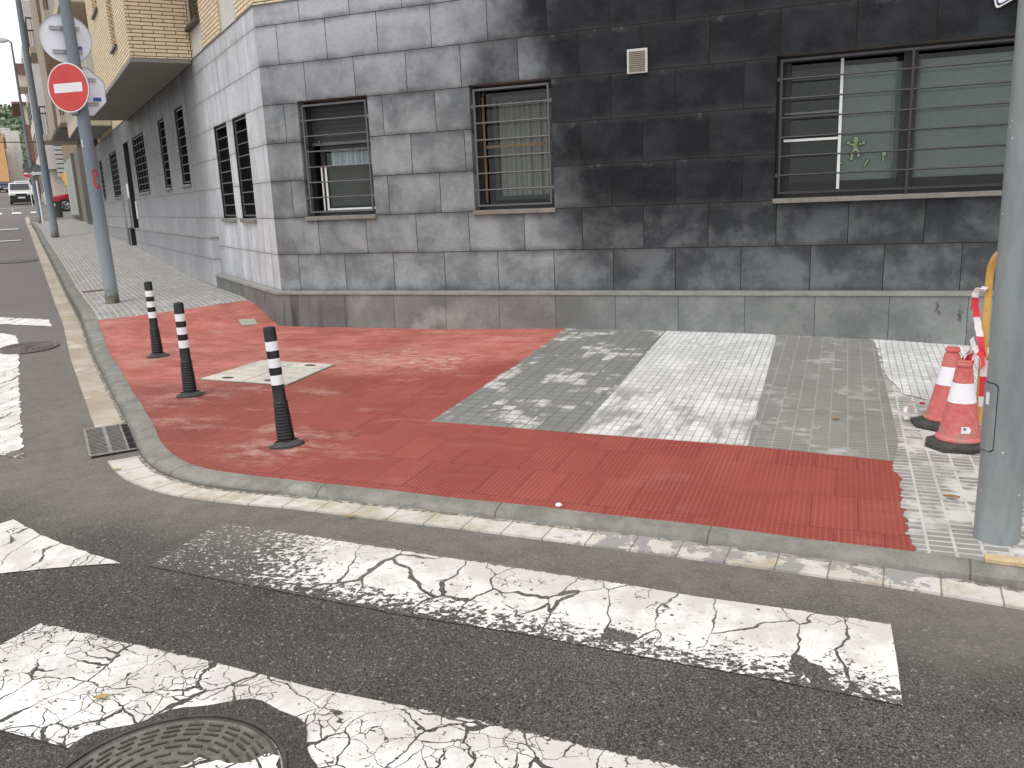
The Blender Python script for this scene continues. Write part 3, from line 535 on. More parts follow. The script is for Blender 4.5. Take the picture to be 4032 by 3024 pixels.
sheet('cement_patch', wob(wd, .015, .08), PZ, DZ+.003, M['pave_white'], 'R', .25)
# ------------------------------------------------------------------ road markings
def stripe_uv(o, ex, Wd):
    ex = np.array(ex)/np.linalg.norm(ex); ey = np.array([ex[1], -ex[0]]); ey = ey if ey@np.array((-.37, -.93)) > 0 else -ey
    return lambda x, y: (float((np.array((x, y))-o)@ex), float((np.array((x, y))-o)@ey)/Wd)
o1 = np.array((-1.438, 3.896)); e1 = np.array((1.281+1.438, 2.690-3.896))
uvf = stripe_uv(o1, e1, .485)
sheet('road_marking', [(-1.438,3.90),(-.45,3.48),(.106,3.222),(.653,2.948),(1.281,2.69),(1.20,2.46),(1.115,2.235),(.708,2.422),(.396,2.555),(.019,2.73),(-.45,2.91),(-.737,3.04),(-1.206,3.25),(-1.62,3.44)], RZ, .004, M['paint_a'], 'R', .25, uvf)
o2 = np.array((-1.829, 2.975)); e2 = np.array((.45+1.829, 2.006-2.975)); uvf2 = stripe_uv(o2, e2, .56)
sheet('road_marking', [(-1.829,2.975),(-1.456,2.812),(-1.054,2.635),(-.675,2.458),(-.414,2.36),(-.088,2.24),(.316,2.06),(.8,1.86),(.60,1.36),(-.3,1.73),(-1.079,2.10),(-1.329,2.20),(-1.608,2.31),(-2.05,2.50)], RZ, .004, M['paint_b'], 'R', .25, uvf2)
uvf0 = lambda x, y: (x+5, .25+.05*(y-3.4))
sheet('road_marking', wob([(-2.9,4.12),(-2.607,4.04),(-2.56,4.08),(-2.295,3.855),(-1.982,3.626),(-1.747,3.477),(-1.946,3.475),(-2.257,3.437),(-3.0,3.35)], .006), RZ, .004, M['paint_c'], 'R', .25, uvf0)
sheet('road_marking', wob([(-6.4,10.3),(-6.11,10.13),(-5.78,9.896),(-5.541,9.481),(-3.949,6.642),(-3.108,5.157),(-3.312,5.261),(-4.6,5.6)], .012), RZ, .004, M['paint_c'], 'R', .25, uvf0)
sheet('road_marking', wob([(-7.3,11.9),(-6.919,11.53),(-5.995,11.034),(-5.662,10.454),(-6.541,10.874),(-7.1,11.2)], .012), RZ, .004, M['paint_c'], 'R', .25, uvf0)
def far_mark(s, w_, ls, lw_): sheet('road_marking', [tuple(SW(s-ls/2, w_-lw_/2)), tuple(SW(s-ls/2, w_+lw_/2)), tuple(SW(s+ls/2, w_+lw_/2)), tuple(SW(s+ls/2, w_-lw_/2))], RZ, .03, M['sign_white'], 'R', 1)
for w_ in (1.55, 2.55, 3.55, .6): far_mark(50.5, w_, 2.6, .5)
far_mark(33.0, 3.1, 1.1, 1.1); far_mark(22.5, 4.2, .25, 3.4); far_mark(63, 3.3, .4, 3)
for s in (57, 60): far_mark(s, 2.75, .6, .12)
# ------------------------------------------------------------------ apartment building
B = empty('apartment_building', (float(C0[0]), float(C0[1]), .2), 'corner apartment block with dark stone slabs below yellow brick storeys and barred windows', 'building')
def wall(fr, a0, a1, c0, c1, holes, depth=.22, thick=.0):
    mb = MB(); xs = sorted(set([a0, a1]+[h[0] for h in holes]+[h[1] for h in holes])); zs = sorted(set([c0, c1]+[h[2] for h in holes]+[h[3] for h in holes]))
    U = lambda a, c: (a, c-.59)
    for i in range(len(xs)-1):
        for j in range(len(zs)-1):
            xm, zm = (xs[i]+xs[i+1])/2, (zs[j]+zs[j+1])/2
            if any(h[0] < xm < h[1] and h[2] < zm < h[3] for h in holes): continue
            q = [(xs[i], zs[j]), (xs[i+1], zs[j]), (xs[i+1], zs[j+1]), (xs[i], zs[j+1])]; mb.face([fr(a, 0, c) for a, c in q], [U(a, c) for a, c in q])
    for h in holes:
        x0, x1, z0, z1 = h[:4]
        for (p, q) in (((x0, z0), (x0, z1)), ((x1, z0), (x1, z1)), ((x0, z1), (x1, z1)), ((x0, z0), (x1, z0))):
            mb.face([fr(p[0], 0, p[1]), fr(q[0], 0, q[1]), fr(q[0], -depth, q[1]), fr(p[0], -depth, p[1])], [U(*p), U(*q), (q[0]+.2, q[1]-.5), (p[0]+.2, p[1]-.5)])
    return mb
HR = [(.44,1.295,1.40,2.605),(2.44,3.29,1.40,2.605),(5.34,7.50,1.41,2.615)]
HL = [(.83,1.575,1.385,2.605),(1.92,2.735,1.385,2.605),(4.95,5.74,1.925,3.135),(6.95,7.70,1.925,3.135),(9.88,11.86,1.925,3.13),(12.72,13.78,.3,3.14),(15.60,17.53,1.925,3.12),(20.2,21.1,1.95,3.12),(23.2,24.2,1.95,3.12)]
wall(WR, 0, 13, .40, 3.6, HR).build('stone_wall', M['stoneR'], B)
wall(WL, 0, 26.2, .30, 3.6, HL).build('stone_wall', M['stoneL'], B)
# plinth: right at 0.16, left at 0.10, meeting on the mitre
cn = C0+N2*.16; 
def mitre(wl, wr):  # intersection of SW(.,wl) and TV(.,wr)
    A = np.array([D1, -D2]).T; x = np.linalg.solve(A, (C0+N2*wr)-(C0+N1*wl)); return x
def plinth_seg(name, zt, z0, wl, wr, mat, s_end, t_end):
    x = mitre(wl, wr); P = C0+N1*wl+D1*x[0]; mb = MB(); p = (float(P[0]), float(P[1]))
    def q(a, b_, za, zb_, u0, u1): mb.face([(*a, za), (*b_, za), (*b_, zb_), (*a, zb_)], [(u0, za-.59), (u1, za-.59), (u1, zb_-.59), (u0, zb_-.59)])
    L = tuple(SW(s_end, wl)); Rr_ = tuple(TV(t_end, wr)); L0 = tuple(SW(s_end, -.02)); R0 = tuple(TV(t_end, -.02)); Ci = tuple(C0-.02*N2)
    q(p, Rr_, z0, zt, x[1], t_end); q(L, p, z0, zt, -s_end, -x[0]); mb.face([(*L, zt), (*p, zt), (*Ci, zt), (*L0, zt)]); mb.face([(*p, zt), (*Rr_, zt), (*R0, zt), (*Ci, zt)]); q(L0, L, z0, zt, 0, .1)
    return mb.build(name, mat, B)
plinth_seg('plinth', .562, -.5, .10, .16, M['stoneP'], 3.25, 13); plinth_seg('ledge', .590, .5645, .112, .172, M['ledge'], 3.25, 13)
def lbox(name, mat, *a, par=None, bevel=0): mb = MB(); mb.box(WL, *a); return mb.build(name, mat, par or B, bevel=bevel)
def rbox(name, mat, *a, par=None, bevel=0): mb = MB(); mb.box(WR, *a); return mb.build(name, mat, par or B, bevel=bevel)
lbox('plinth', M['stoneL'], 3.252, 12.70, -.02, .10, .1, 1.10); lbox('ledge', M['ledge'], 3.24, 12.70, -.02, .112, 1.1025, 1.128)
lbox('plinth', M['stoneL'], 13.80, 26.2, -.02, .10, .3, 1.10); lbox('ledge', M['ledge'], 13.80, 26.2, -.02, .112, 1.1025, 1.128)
rbox('skirting', M['cement'], 5.6, 13, .15, .175, -.4, .145)
def inner(fr, a0, a1, c0, c1, d0, d1, par, mat=None):
    mb = MB(); mb.box(lambda a, b_, c: fr(a, b_, c), a0, a1, -d1, -d0, c0, c1, skip='F'); return mb.build('room_interior', mat or M['inside'], par)
def bars(fr, a0, a1, c0, c1, b_, par, n=6, mat=None, mid=None, rad=.0075, lug=True, cols=()):
    mb = MB(); t = .009
    for a in (a0, a1-2*t): mb.box(fr, a, a+2*t, b_-.008, b_+.008, c0, c1)
    for c in (c0, c1-2*t): mb.box(fr, a0+2*t, a1-2*t, b_-.0075, b_+.0075, c, c+2*t)
    if mid: mb.box(fr, mid-t, mid+t, b_-.0085, b_+.0085, c0-.07, c1)
    for c in cols: mb.tube([fr(c, b_-.004, c0), fr(c, b_-.004, c1)], rad*.8, 6)
    for k in range(n): c = c0+(c1-c0)*(k+1)/(n+1); mb.tube([fr(a0+t, b_+.002, c), fr(a1-t, b_+.002, c)], rad, 8)
    if lug:
        for c in (c0+(c1-c0)/(n+1), c1-(c1-c0)/(n+1)):
            mb.box(fr, a0-.045, a0, b_-.014, b_+.014, c-.018, c+.018); mb.box(fr, a1, a1+.045, b_-.014, b_+.014, c-.018, c+.018)
    mb.build('grille', mat or M['bar'], par)
def frame(fr, a0, a1, c0, c1, b_, th, par, mullions=(), name='frame', dep=.05):
    mb = MB(); mb.box(fr, a0, a0+th, b_-dep, b_, c0, c1); mb.box(fr, a1-th, a1, b_-dep, b_, c0, c1); mb.box(fr, a0+th, a1-th, b_-dep, b_, c0, c0+th); mb.box(fr, a0+th, a1-th, b_-dep, b_, c1-th, c1)
    for m, w_ in mullions: mb.box(fr, m-w_/2, m+w_/2, b_-dep+.002, b_+.002, c0+th, c1-th)
    return mb.build(name, M['frame'], par)
def window(fr, h, style):
    a0, a1, c0, c1 = h; big = style in ('w3',); fw = .055 if fr is WR else .045
    W = frame(fr, a0+.0125, a1-.0125, c0, c1-.0125, -.15, fw, B, (), name='window') if style == 'left' else frame(fr, a0, a1, c0, c1, -.14, fw, B, ((6.40, .11),) if big else (), name='window')
    mb = MB(); mb.box(fr, a0-.01, a1+.01, -.2, .035, c0-.045, c0-.003); mb.build('sill', M['sill'], W, bevel=.004)
    if style == 'left':
        bars(fr, a0+.02, a1-.02, c0+.03, c1-.03, -.03, W, 7, M['bar'], lug=False, cols=[a0+(a1-a0)*k/4 for k in (1, 2, 3)] if a1-a0 > 1.2 else ())
        mb = MB(); mb.face([fr(a, -.19, c) for a, c in ((a0, c0), (a1, c0), (a1, c1), (a0, c1))]); mb.build('pane', M['glass_dark'], W)
        mb = MB(); mb.box(fr, a0+.001, a0+.012, -.185, -.006, c0, c1); mb.box(fr, a1-.012, a1-.001, -.185, -.006, c0, c1); mb.box(fr, a0+.012, a1-.012, -.185, -.006, c1-.012, c1-.001); mb.build('reveal', M['frame'], W); return W
    bars(fr, a0+.028, a1-.034, c0+.035, c1-.04, -.03, W, 6 if not big else 6, M['bar_dark'] if big else M['bar'], mid=6.41 if big else None)
    inner(fr, a0, a1, c0, c1, .2, 1.1, W)
    mb = MB(); mb.box(fr, a0, a1, -.215, -.02, c1-.004, c1+.012); mb.build('lintel', M['sill'], W)
    if style == 'w1':
        zs = 2.175; mb = MB(); k = zs
        while k < c1-.01: mb.box(fr, a0+fw, a1-fw, -.165, -.150-.004*((int((k-zs)/.045)) % 2), k, min(k+.043, c1)); k += .045
        mb.build('roller_shutter', M['shutter'], W); mb = MB(); mb.box(fr, a0+fw, a1-fw, -.168, -.135, zs-.03, zs-.001); mb.tube([fr(.60, -.135, zs+.012), fr(.60, -.115, zs+.012)], .012, 8); mb.build('shutter_stop', M['bar'], W)
        frame(fr, .565, 1.24, 1.455, 2.145, -.17, .045, W, name='sash')
        mb = MB(); mb.face([fr(a, -.195, c) for a, c in ((.61, 1.5), (1.195, 1.5), (1.195, 2.1), (.61, 2.1))]); mb.build('pane', M['glass'], W)
        mb = MB(); n = 40
        for i in range(n): x = lambda k: .655+(.58)*k/n; y = lambda k: -.25+.022*math.sin(k*.95)+.012*math.sin(k*2.3); mb.face([fr(x(i), y(i), 1.93), fr(x(i+1), y(i+1), 1.93), fr(x(i+1), y(i+1), 2.16), fr(x(i), y(i), 2.16)])
        mb.build('curtain', M['curt_blue'], W, smooth=True)
        mb = MB(); mb.face([fr(a, -.192, c) for a, c in ((.61, 1.5), (1.195, 1.5), (1.195, 1.925), (.61, 1.925))]); mb.build('insect_screen', M['frost_dark'], W)
        mb = MB()
        for q in ((.557, .575, 1.44, 1.925), (.605, .628, 1.455, 1.925)): mb.box(fr, q[0], q[1], -.168, -.160, q[2], q[3])
        mb.box(fr, .632, 1.24, -.168, -.160, 1.448, 1.475); mb.box(fr, .63, 1.24, -.1685, -.1615, 1.927, 1.934); mb.build('white_edging', M['white'], W)
    if style == 'w2':
        mb = MB(); mb.face([fr(a, -.17, c) for a, c in ((a0+fw, c0+fw), (a1-fw, c0+fw), (a1-fw, c1-fw), (a0+fw, c1-fw))]); mb.build('pane', M['glass'], W)
        frame(fr, 2.60, a1-.05, 1.49, 2.50, -.20, .04, W, name='sash', dep=.03)
        mb = MB(); n = 60
        for i in range(n): x = lambda k: 2.635+(.58)*k/n; y = lambda k: -.28+.02*math.sin(k*.62)+.01*math.sin(k*1.7); mb.face([fr(x(i), y(i), 1.52), fr(x(i+1), y(i+1), 1.52), fr(x(i+1), y(i+1), 2.47), fr(x(i), y(i), 2.47)])
        mb.build('curtain', M['curt_grey'], W, smooth=True)
        mb = MB(); mb.box(fr, 2.50, 2.525, -.168, -.16, 1.47, 2.5); mb.box(fr, 2.527, 3.235, -.169, -.16, 2.005, 2.03); mb.build('tape_strip', M['wood_tape'], W)
    if big:
        for (p0, p1) in ((5.45, 5.86), (5.865, 6.345), (6.455, 7.42)):
            mb = MB(); mb.face([fr(a, -.185, c) for a, c in ((p0, 1.54), (p1, 1.54), (p1, 2.56), (p0, 2.56))]); mb.build('pane', M['glass'], W)
            mb = MB(); mb.face([fr(a, -.21, c) for a, c in ((p0, 1.54), (p1, 1.54), (p1, 2.50), (p0, 2.50))]); mb.build('insect_screen' if p0 < 5.5 else 'frosted_film', M['frost_dark'] if p0 < 5.5 else M['frost'], W)
        mb = MB(); mb.box(fr, 5.395, 7.445, -.20, -.16, 1.465, 1.54); mb.box(fr, 5.395, 5.45, -.2, -.165, 1.54, 2.56); mb.build('sash', M['frame'], W)
        mb = MB(); mb.box(fr, 5.853, 5.877, -.158, -.148, 1.47, 2.56); mb.box(fr, 5.40, 5.852, -.158, -.149, 1.893, 1.914); mb.build('white_edging', M['white'], W)
        for q in ((5.40, 5.852, -.158, -.149, 2.122, 2.14), (6.285, 6.295, -.183, -.178, 1.55, 2.3), (6.465, 6.475, -.183, -.178, 1.55, 2.50)): mb = MB(); mb.box(fr, *q); mb.build('grey_edging', M['bar'], W)
        stickers(fr, W)
    return W
def stickers(fr, W):
    def blob(mb, pts, b_): mb.face([fr(a, b_, c) for a, c in pts])
    def ell(cx, cz, rx, rz2, n=18): return [(cx+rx*math.cos(2*math.pi*k/n), cz+rz2*math.sin(2*math.pi*k/n)) for k in range(n)]
    def limb(mb, p, q, w_, b_): 
        d = np.array(q)-np.array(p); d = d/np.linalg.norm(d); n_ = np.array([-d[1], d[0]])*w_; p = np.array(p); q = np.array(q); blob(mb, [p+n_, p-n_, q-n_, q+n_], b_)
    sets = [('skeleton_sticker', [((5.985,1.85),(5.965,1.835),.007),((5.965,1.84),(5.943,1.853),.006),((6.01,1.85),(6.035,1.838),.007),((6.035,1.838),(6.055,1.85),.006),((5.995,1.855),(5.998,1.80),.012),((5.975,1.845),(6.02,1.843),.006),((5.978,1.83),(6.018,1.828),.006),((5.982,1.815),(6.015,1.813),.006),((5.978,1.795),(6.02,1.797),.008),((5.98,1.79),(5.972,1.76),.007),((5.972,1.76),(5.972,1.727),.008),((6.015,1.79),(6.03,1.775),.007),((6.03,1.775),(6.02,1.75),.007)], [(5.998,1.880,.021),(5.938,1.858,.012),(6.061,1.852,.012),(5.968,1.724,.013),(6.025,1.745,.012)]),
            ('bone_sticker', [((6.08,1.665),(6.10,1.70),.006)], [(6.077,1.662,.008),(6.103,1.704,.008)]), ('hand_sticker', [((6.222,1.69),(6.228,1.74),.006)], [(6.23,1.748,.017)]), ('hand_sticker', [], [(5.885,1.69,.010)])]
    for nm, lm, bl in sets:
        pr = None
        for grow, b_, mname in ((.0065, -.1815, 'sticker_line'), (0, -.1800, 'sticker')):
            mb = MB()
            for p, q, w_ in lm: limb(mb, p, q, w_+grow, b_)
            for cx, cz, rr in bl: blob(mb, ell(cx, cz, rr+grow, rr+grow), b_)
            if mname == 'sticker_line': pr = mb
            else: o_ = mb.build(nm, M[mname], W)
        pr.build('sticker_outline', M['sticker_line'], W)
    mb = MB()
    for q in ((5.990, 1.88), (6.004, 1.878)): mb.face([fr(a, -.1795, c) for a, c in ell(q[0], q[1], .005, .006)])
    mb.face([fr(a, -.1795, c) for a, c in ell(6.020, 1.838, .009, .016)]); mb.build('sticker_marks', M['sticker_line'], W)
for h, st in zip(HR, ('w1', 'w2', 'w3')): window(WR, h, st)
for i, h in enumerate(HL):
    if i != 5: window(WL, h, 'left')
# black entrance, notice, letter box, pale slotted edge
lbox('door_reveal', M['frame'], 13.765, 13.779, -.16, -.004, .3, 3.139); lbox('door_reveal', M['frame'], 13.779, 13.80, -.02, .101, .3, 1.1)
D = lbox('door', M['black'], 12.72, 13.78, -.5, -.16, .3, 3.14); lbox('door_frame', M['frame'], 12.72, 12.82, -.159, -.02, .3, 3.14, par=D)
lbox('notice', M['sign_white'], 13.80, 14.15, .004, .012, 1.85, 2.2); lbox('letter_box', M['sign_back'], 12.45, 12.60, .004, .03, 1.35, 1.75)
mb = MB()
for k in range(26): mb.box(WL, 13.86, 14.22, .118, .135, 1.16+k*.0, 1.17) if False else mb.box(WL, 14.0, 14.35, .115, .15, .72+k*.048, .745+k*.048)
mb.build('slotted_vent', M['sill'], B)
V = rbox('wall_vent', M['render_white'], 4.03, 4.215, .001, .022, 2.57, 2.78); mb = MB()
for k in range(11): mb.box(WR, 4.048, 4.197, .023, .030, 2.586+k*.0165, 2.586+k*.0165+.006)
mb.build('slat', M['wood_tape'], V)
# upper storeys
TOP = 13.0
def bwall(fr, a0, a1, c0, c1, b_=0, par=B, mat='brick', holes=(), d=.18, nm='brick_wall'):
    f2 = lambda a, bb, c: fr(a, bb+b_, c); return wall(f2, a0, a1, c0, c1, list(holes), d).build(nm, M[mat], par)
UP = [(.875, 1.735, 3.6, TOP), (2.90, 3.68, 3.6, 4.0), (2.90, 3.68, 4.06, 5.6)]
bwall(WL, 0, 16.0, 3.612, TOP, -.012, holes=[(.875,1.735,3.62,TOP-.1),(2.9,3.68,3.62,5.6)], d=.03)
bwall(WR, 0, 13, 3.612, TOP, -.012, holes=[(.43,1.3,3.62,5.6)], d=.03)
bwall(WL, 16.0, 20.5, 3.612, TOP, -.012)
lbox('render_panel', M['render_white'], .875, 1.735, -.09, -.035, 3.612, 12.9); lbox('render_panel', M['render_white'], 2.9, 3.695, -.09, -.030, 3.612, 3.99)
lbox('upper_sill', M['sill_dark'], 2.88, 3.695, -.09, .05, 3.992, 4.03); lbox('upper_glass', M['glass_dark'], 2.9, 3.69, -.12, -.06, 4.032, 5.6); rbox('render_panel', M['render_white'], .43, 1.3, -.09, -.035, 3.612, 5.6)
mb = MB(); mb.box(WL, 0, 20.5, -.02, .012, 3.600, 3.611); mb.box(WR, 0, 13, -.02, .012, 3.600, 3.611); mb.build('drip_edge', M['sill'], B)
# brick bay with two slit recesses
BY = wall(lambda a, b_, c: WL(a, b_+.81, c), 3.70, 9.08, 3.615, TOP, [(5.03,5.74,4.0,TOP-.5),(7.03,7.88,4.9,TOP-.5)], .16).build('bay', M['brick'], B)
mb = MB(); f2 = lambda b_, a, c: WL(3.70-a, b_, c)
q = [(0, 3.615), (.81, 3.615), (.81, TOP), (0, TOP)]; mb.face([WL(3.70, b_, c) for b_, c in q], [(b_+.11, c-.59) for b_, c in q]); mb.build('bay_side', M['brick'], BY); mb = MB(); mb.face([WL(9.08, b_, c) for b_, c in q], [(b_, c-.59) for b_, c in q]); mb.build('bay_side', M['brick'], BY)
lbox('recess_back', M['brick_dull'], 5.0, 5.78, .55, .66, 3.9, TOP-.4, par=BY); lbox('recess_back', M['brick_dull'], 7.0, 7.9, .55, .66, 4.8, TOP-.4, par=BY)
lbox('recess_sill', M['sill_dark'], 5.0, 5.76, .66, .85, 3.965, 3.998, par=BY); lbox('recess_sill', M['sill_dark'], 7.0, 7.9, .66, .85, 4.865, 4.898, par=BY)
lbox('soffit', M['soffit'], 3.705, 12.3, .014, .818, 3.56, 3.6125, par=BY)
def railing(fr, a0, a1, b0, b1, c0, h, par, mat, n, top=None, ends=(True, True)):
    mb = MB(); 
    for k in range(n+1): a = a0+(a1-a0)*k/n; mb.box(fr, a-.008, a+.008, b1-.02, b1-.004, c0, c0+h)
    m = max(2, int((b1-b0)/.12))
    for e, on in zip((a0, a1), ends):
        if on:
            for k in range(m): b_ = b0+(b1-b0-.05)*k/m; mb.box(fr, e-.008, e+.008, b_, b_+.016, c0, c0+h)
            pass
    rl = mb.build('railing', M['render_white'] if mat == 'rail_red' else M[mat], par); mb = MB()
    for e, on in zip((a0, a1), ends):
        if on: mb.box(fr, e-.02, e+.02, b0, b1, c0+h, c0+h+.05)
    mb.box(fr, a0+.02, a1-.02, b1-.04, b1+.001, c0+h+.001, c0+h+.049); mb.build('handrail', M[mat], rl); return rl
M['rail_red'] = simple('oxblood_rail', (.10, .03, .03), .5); M['rail_dark'] = simple('dark_rail', (.06, .06, .06), .5); M['cream'] = simple('cream_slab_edge', (.52, .46, .36), .85, var=.06, scale=3); M['shade_glass'] = glassm('balcony_glass', (.10, .14, .13), .15)
for f in range(3):
    z = 3.615+3.0*f; BC = lbox('balcony', M['cream'], 9.09, 12.3, .0, .80 if f == 0 else 1.0, z, z+.28); railing(WL, 9.2, 12.25, .05, .80, z+.28, .9, BC, 'rail_red', 16)
    z = 3.75+3.0*f; BC = lbox('balcony', M['cream'], 15.7, 20.2, .0, .80, z, z+.30); railing(WL, 15.75, 20.15, .05, .80, z+.3, .9, BC, 'rail_red', 20)
    lbox('balcony_glass', M['shade_glass'], 15.8, 20.1, .772, .778, z+.34, z+1.1, par=BC)
lbox('balcony_soffit', M['soffit'], 15.69, 20.21, .013, .808, 3.735, 3.7495)
mb = MB(); mb.prism([tuple(C0-.05*(N1+N2)), tuple(TV(13,-.05)), tuple(TV(13,-12)), tuple(SW(20.5,-9)), tuple(SW(20.5,-.05))], W3, TOP, TOP+.3); mb.build('roof', M['cement'], B)
# ------------------------------------------------------------------ neighbouring brick building up the street
N = empty('brick_building', WL(31, 0, 1.0), 'dull brick block up the street with balconies, black portal and long shop shutters', 'building')
def nb(name, mat, *a, par=None): mb = MB(); mb.box(WL, *a); return mb.build(name, M[mat], par or N)
M['brown_wall'] = simple('brown_shop_wall', (.17, .15, .12), .8, var=.1, scale=3); M['shop_frame'] = simple('pale_shop_frame', (.38, .42, .37), .5, var=.06)
mb = MB(); mb.box(WL, 26.22, 42.3, -9, -.01, .3, 4.2); mb.build('ground_floor_wall', M['brown_wall'], N)
mb = MB(); mb.box(WL, 20.52, 42.3, -9, -.015, 4.205, 16); mb.build('upper_wall', M['brick_dull'], N)
P = nb('portal', 'black', 26.6, 29.4, -.01, .06, .5, 4.15)
SH = nb('shop_front', 'brown_wall', 33.3, 39.8, -.009, .10, 1.35, 4.1)
for k in range(4): nb('shutter_panel', 'shop_frame', 33.5+k*1.55, 34.75+k*1.55, .101, .13, 1.45, 3.95, par=SH)
BAY = nb('bay', 'brick_dull', 22.3, 27.0, -.01, 1.02, 4.2, 16)
for k in range(4): nb('pier', 'cream', 22.5+k*1.2, 22.85+k*1.2, 1.021, 1.06, 4.2, 15.9, par=BAY)
nb('soffit', 'soffit', 22.32, 26.98, -.0, 1.015, 4.15, 4.197, par=BAY)
for f in range(4):
    z = 4.25+3.0*f
    b1 = nb('balcony', 'cream', 20.6, 22.25, -.01, .95, z, z+.22); railing(WL, 20.65, 22.2, .05, .95, z+.22, .9, b1, 'rail_red', 8)
    z = 4.2+3.05*f; b1 = nb('balcony', 'cream', 27.1, 29.6, -.01, 1.24, z, z+.22); railing(WL, 27.15, 29.55, .05, 1.24, z+.22, .95, b1, 'rail_dark', 12)
# ------------------------------------------------------------------ far side of the crossing
def fbox(name, mat, fr, *a, par): mb = MB(); mb.box(fr, *a); return mb.build(name, mat if not isinstance(mat, str) else M[mat], par)
M['pinkish'] = simple('pinkish_render', (.56, .50, .49), .85, var=.06, scale=.4); M['beige'] = simple('beige_base_wall', (.50, .45, .38), .85, var=.12, scale=.6); M['rib'] = simple('ribbed_metal', (.50, .50, .49), .45, .2, var=.04)
p0 = np.array(AZ(76, -27.32)); FP = lambda a, b_, c: (float(p0[0]-N1[0]*a+D1[0]*b_), float(p0[1]-N1[1]*a+D1[1]*b_), c)
K = empty('render_building', FP(6, 5, 2.2), 'tall pinkish rendered block beyond the crossing with ribbed metal cladding low down', 'building')
fbox('wall', 'pinkish', FP, 0, 24, 0, 14, 4.9, 17, par=K); fbox('base_wall', 'beige', FP, .25, 24, .3, 14, 1.5, 4.88, par=K)
mb = MB(); z = 4.3
while z < 7.3: mb.prism([(-.25, z), (-.25, z+.22), (-.02, z+.30), (-.02, z-.0)], lambda b_, c, a: FP(a, b_, c), .6, 23); z += .34
mb.build('ribbed_cladding', M['rib'], K); fbox('white_panel', 'sign_back', FP, 2.6, 7, .24, .29, 2.4, 4.0, par=K)
def gen_building(name, label, fr, a0, a1, b0, b1, z0, z1, mat, rows_, par_cols, wmat='glass_dark', face='b', roof=None):
    G = empty(name, fr((a0+a1)/2, (b0+b1)/2, z0), label, 'building'); fbox('wall', mat, fr, a0, a1, b0, b1, z0-3, z1, par=G)
    for r_ in range(rows_):
        for c_ in range(par_cols):
            zz = z0+.9+r_*(z1-z0-.6)/rows_
            if face == 'b':
                x = a0+(a1-a0)*(c_+.5)/par_cols; fbox('window', wmat, fr, x-.45, x+.45, b0-.04, b0-.005, zz, zz+1.6, par=G)
            else:
                y = b0+(b1-b0)*(c_+.5)/par_cols; xx = a1 if face == 'r' else a0; s1 = 1 if face == 'r' else -1; fbox('window', wmat, fr, min(xx+.005*s1, xx+.05*s1), max(xx+.005*s1, xx+.05*s1), y-.5, y+.5, zz, zz+1.8, par=G)
    if roof: fbox('roof', roof, fr, a0-.4, a1+.4, b0-.4, b1+.4, z1, z1+.25, par=G)
    return G
M['wall_cream'] = simple('cream_wall', (.66, .58, .44), .85, var=.05, scale=.5); M['wall_orange'] = simple('orange_wall', (.72, .42, .20), .85, var=.06, scale=.5); M['wall_grey'] = simple('grey_party_wall', (.60, .56, .50), .85, var=.08, scale=.4); M['wall_yellow'] = simple('yellowish_far_wall', (.66, .56, .38), .85, var=.06); M['tile'] = simple('brown_roof_tile', (.22, .13, .10), .85, var=.15)
# frame along the street axis measured from the camera foot: a to the right, b up the street
FS = lambda a, b_, c: (float(-N1[0]*a+D1[0]*b_), float(-N1[1]*a+D1[1]*b_), c)
gen_building('cream_building', 'narrow cream top storey block with brown eaves behind the lamp posts', FS, 1.95, 9, 101, 112, 10.4, 12.3, 'wall_cream', 1, 3, face='l', roof=None)
G = gen_building('brick_house', 'red brown brick house up the street right of the parked van', FS, 1.85, 9, 100.6, 118, 3.3, 7.3, 'brick_red', 1, 4, face='l')
fbox('upper_wall', 'brick_red', FS, 1.9, 9, 100.8, 118, 7.3, 10.35, par=G); fbox('door', 'wood_tape', FS, 1.9, 2.9, 100.5, 100.59, 3.0, 5.4, par=G); fbox('eaves', 'tile', FS, 1.0, 9, 100.5, 113, 12.31, 12.5, par=G)
W_ = gen_building('white_building', 'pale block with a deep dark balcony high beside the lamp post', FS, 2.08, 10, 79, 91, 2.4, 14.3, 'render_white', 4, 3, face='l')
fbox('balcony', 'wall_cream', FS, 1.5, 2.07, 79.2, 84, 11.3, 12.2, par=W_); fbox('railing', 'tile', FS, 1.45, 2.07, 79.1, 84, 12.21, 13.0, par=W_)
gen_building('orange_house', 'orange house with tall windows at the left of the side street', FS, -12, -.35, 145, 178, 5.2, 13.0, 'wall_orange', 2, 6, face='r', roof='wall_cream')
gen_building('grey_house', 'tall bare grey house wall behind the orange house', FS, -12, .95, 179, 206, 6, 16.6, 'wall_grey', 0, 0)
gen_building('pale_house', 'pale far house beyond the bare grey wall', FS, -9, 2.5, 207, 262, 7, 18.4, 'render_white', 2, 8, face='r')
gen_building('yellow_wall_house', 'low yellowish house at the end of the side street', FS, 1.0, 9, 265, 275, 8, 13.5, 'wall_yellow', 1, 4)
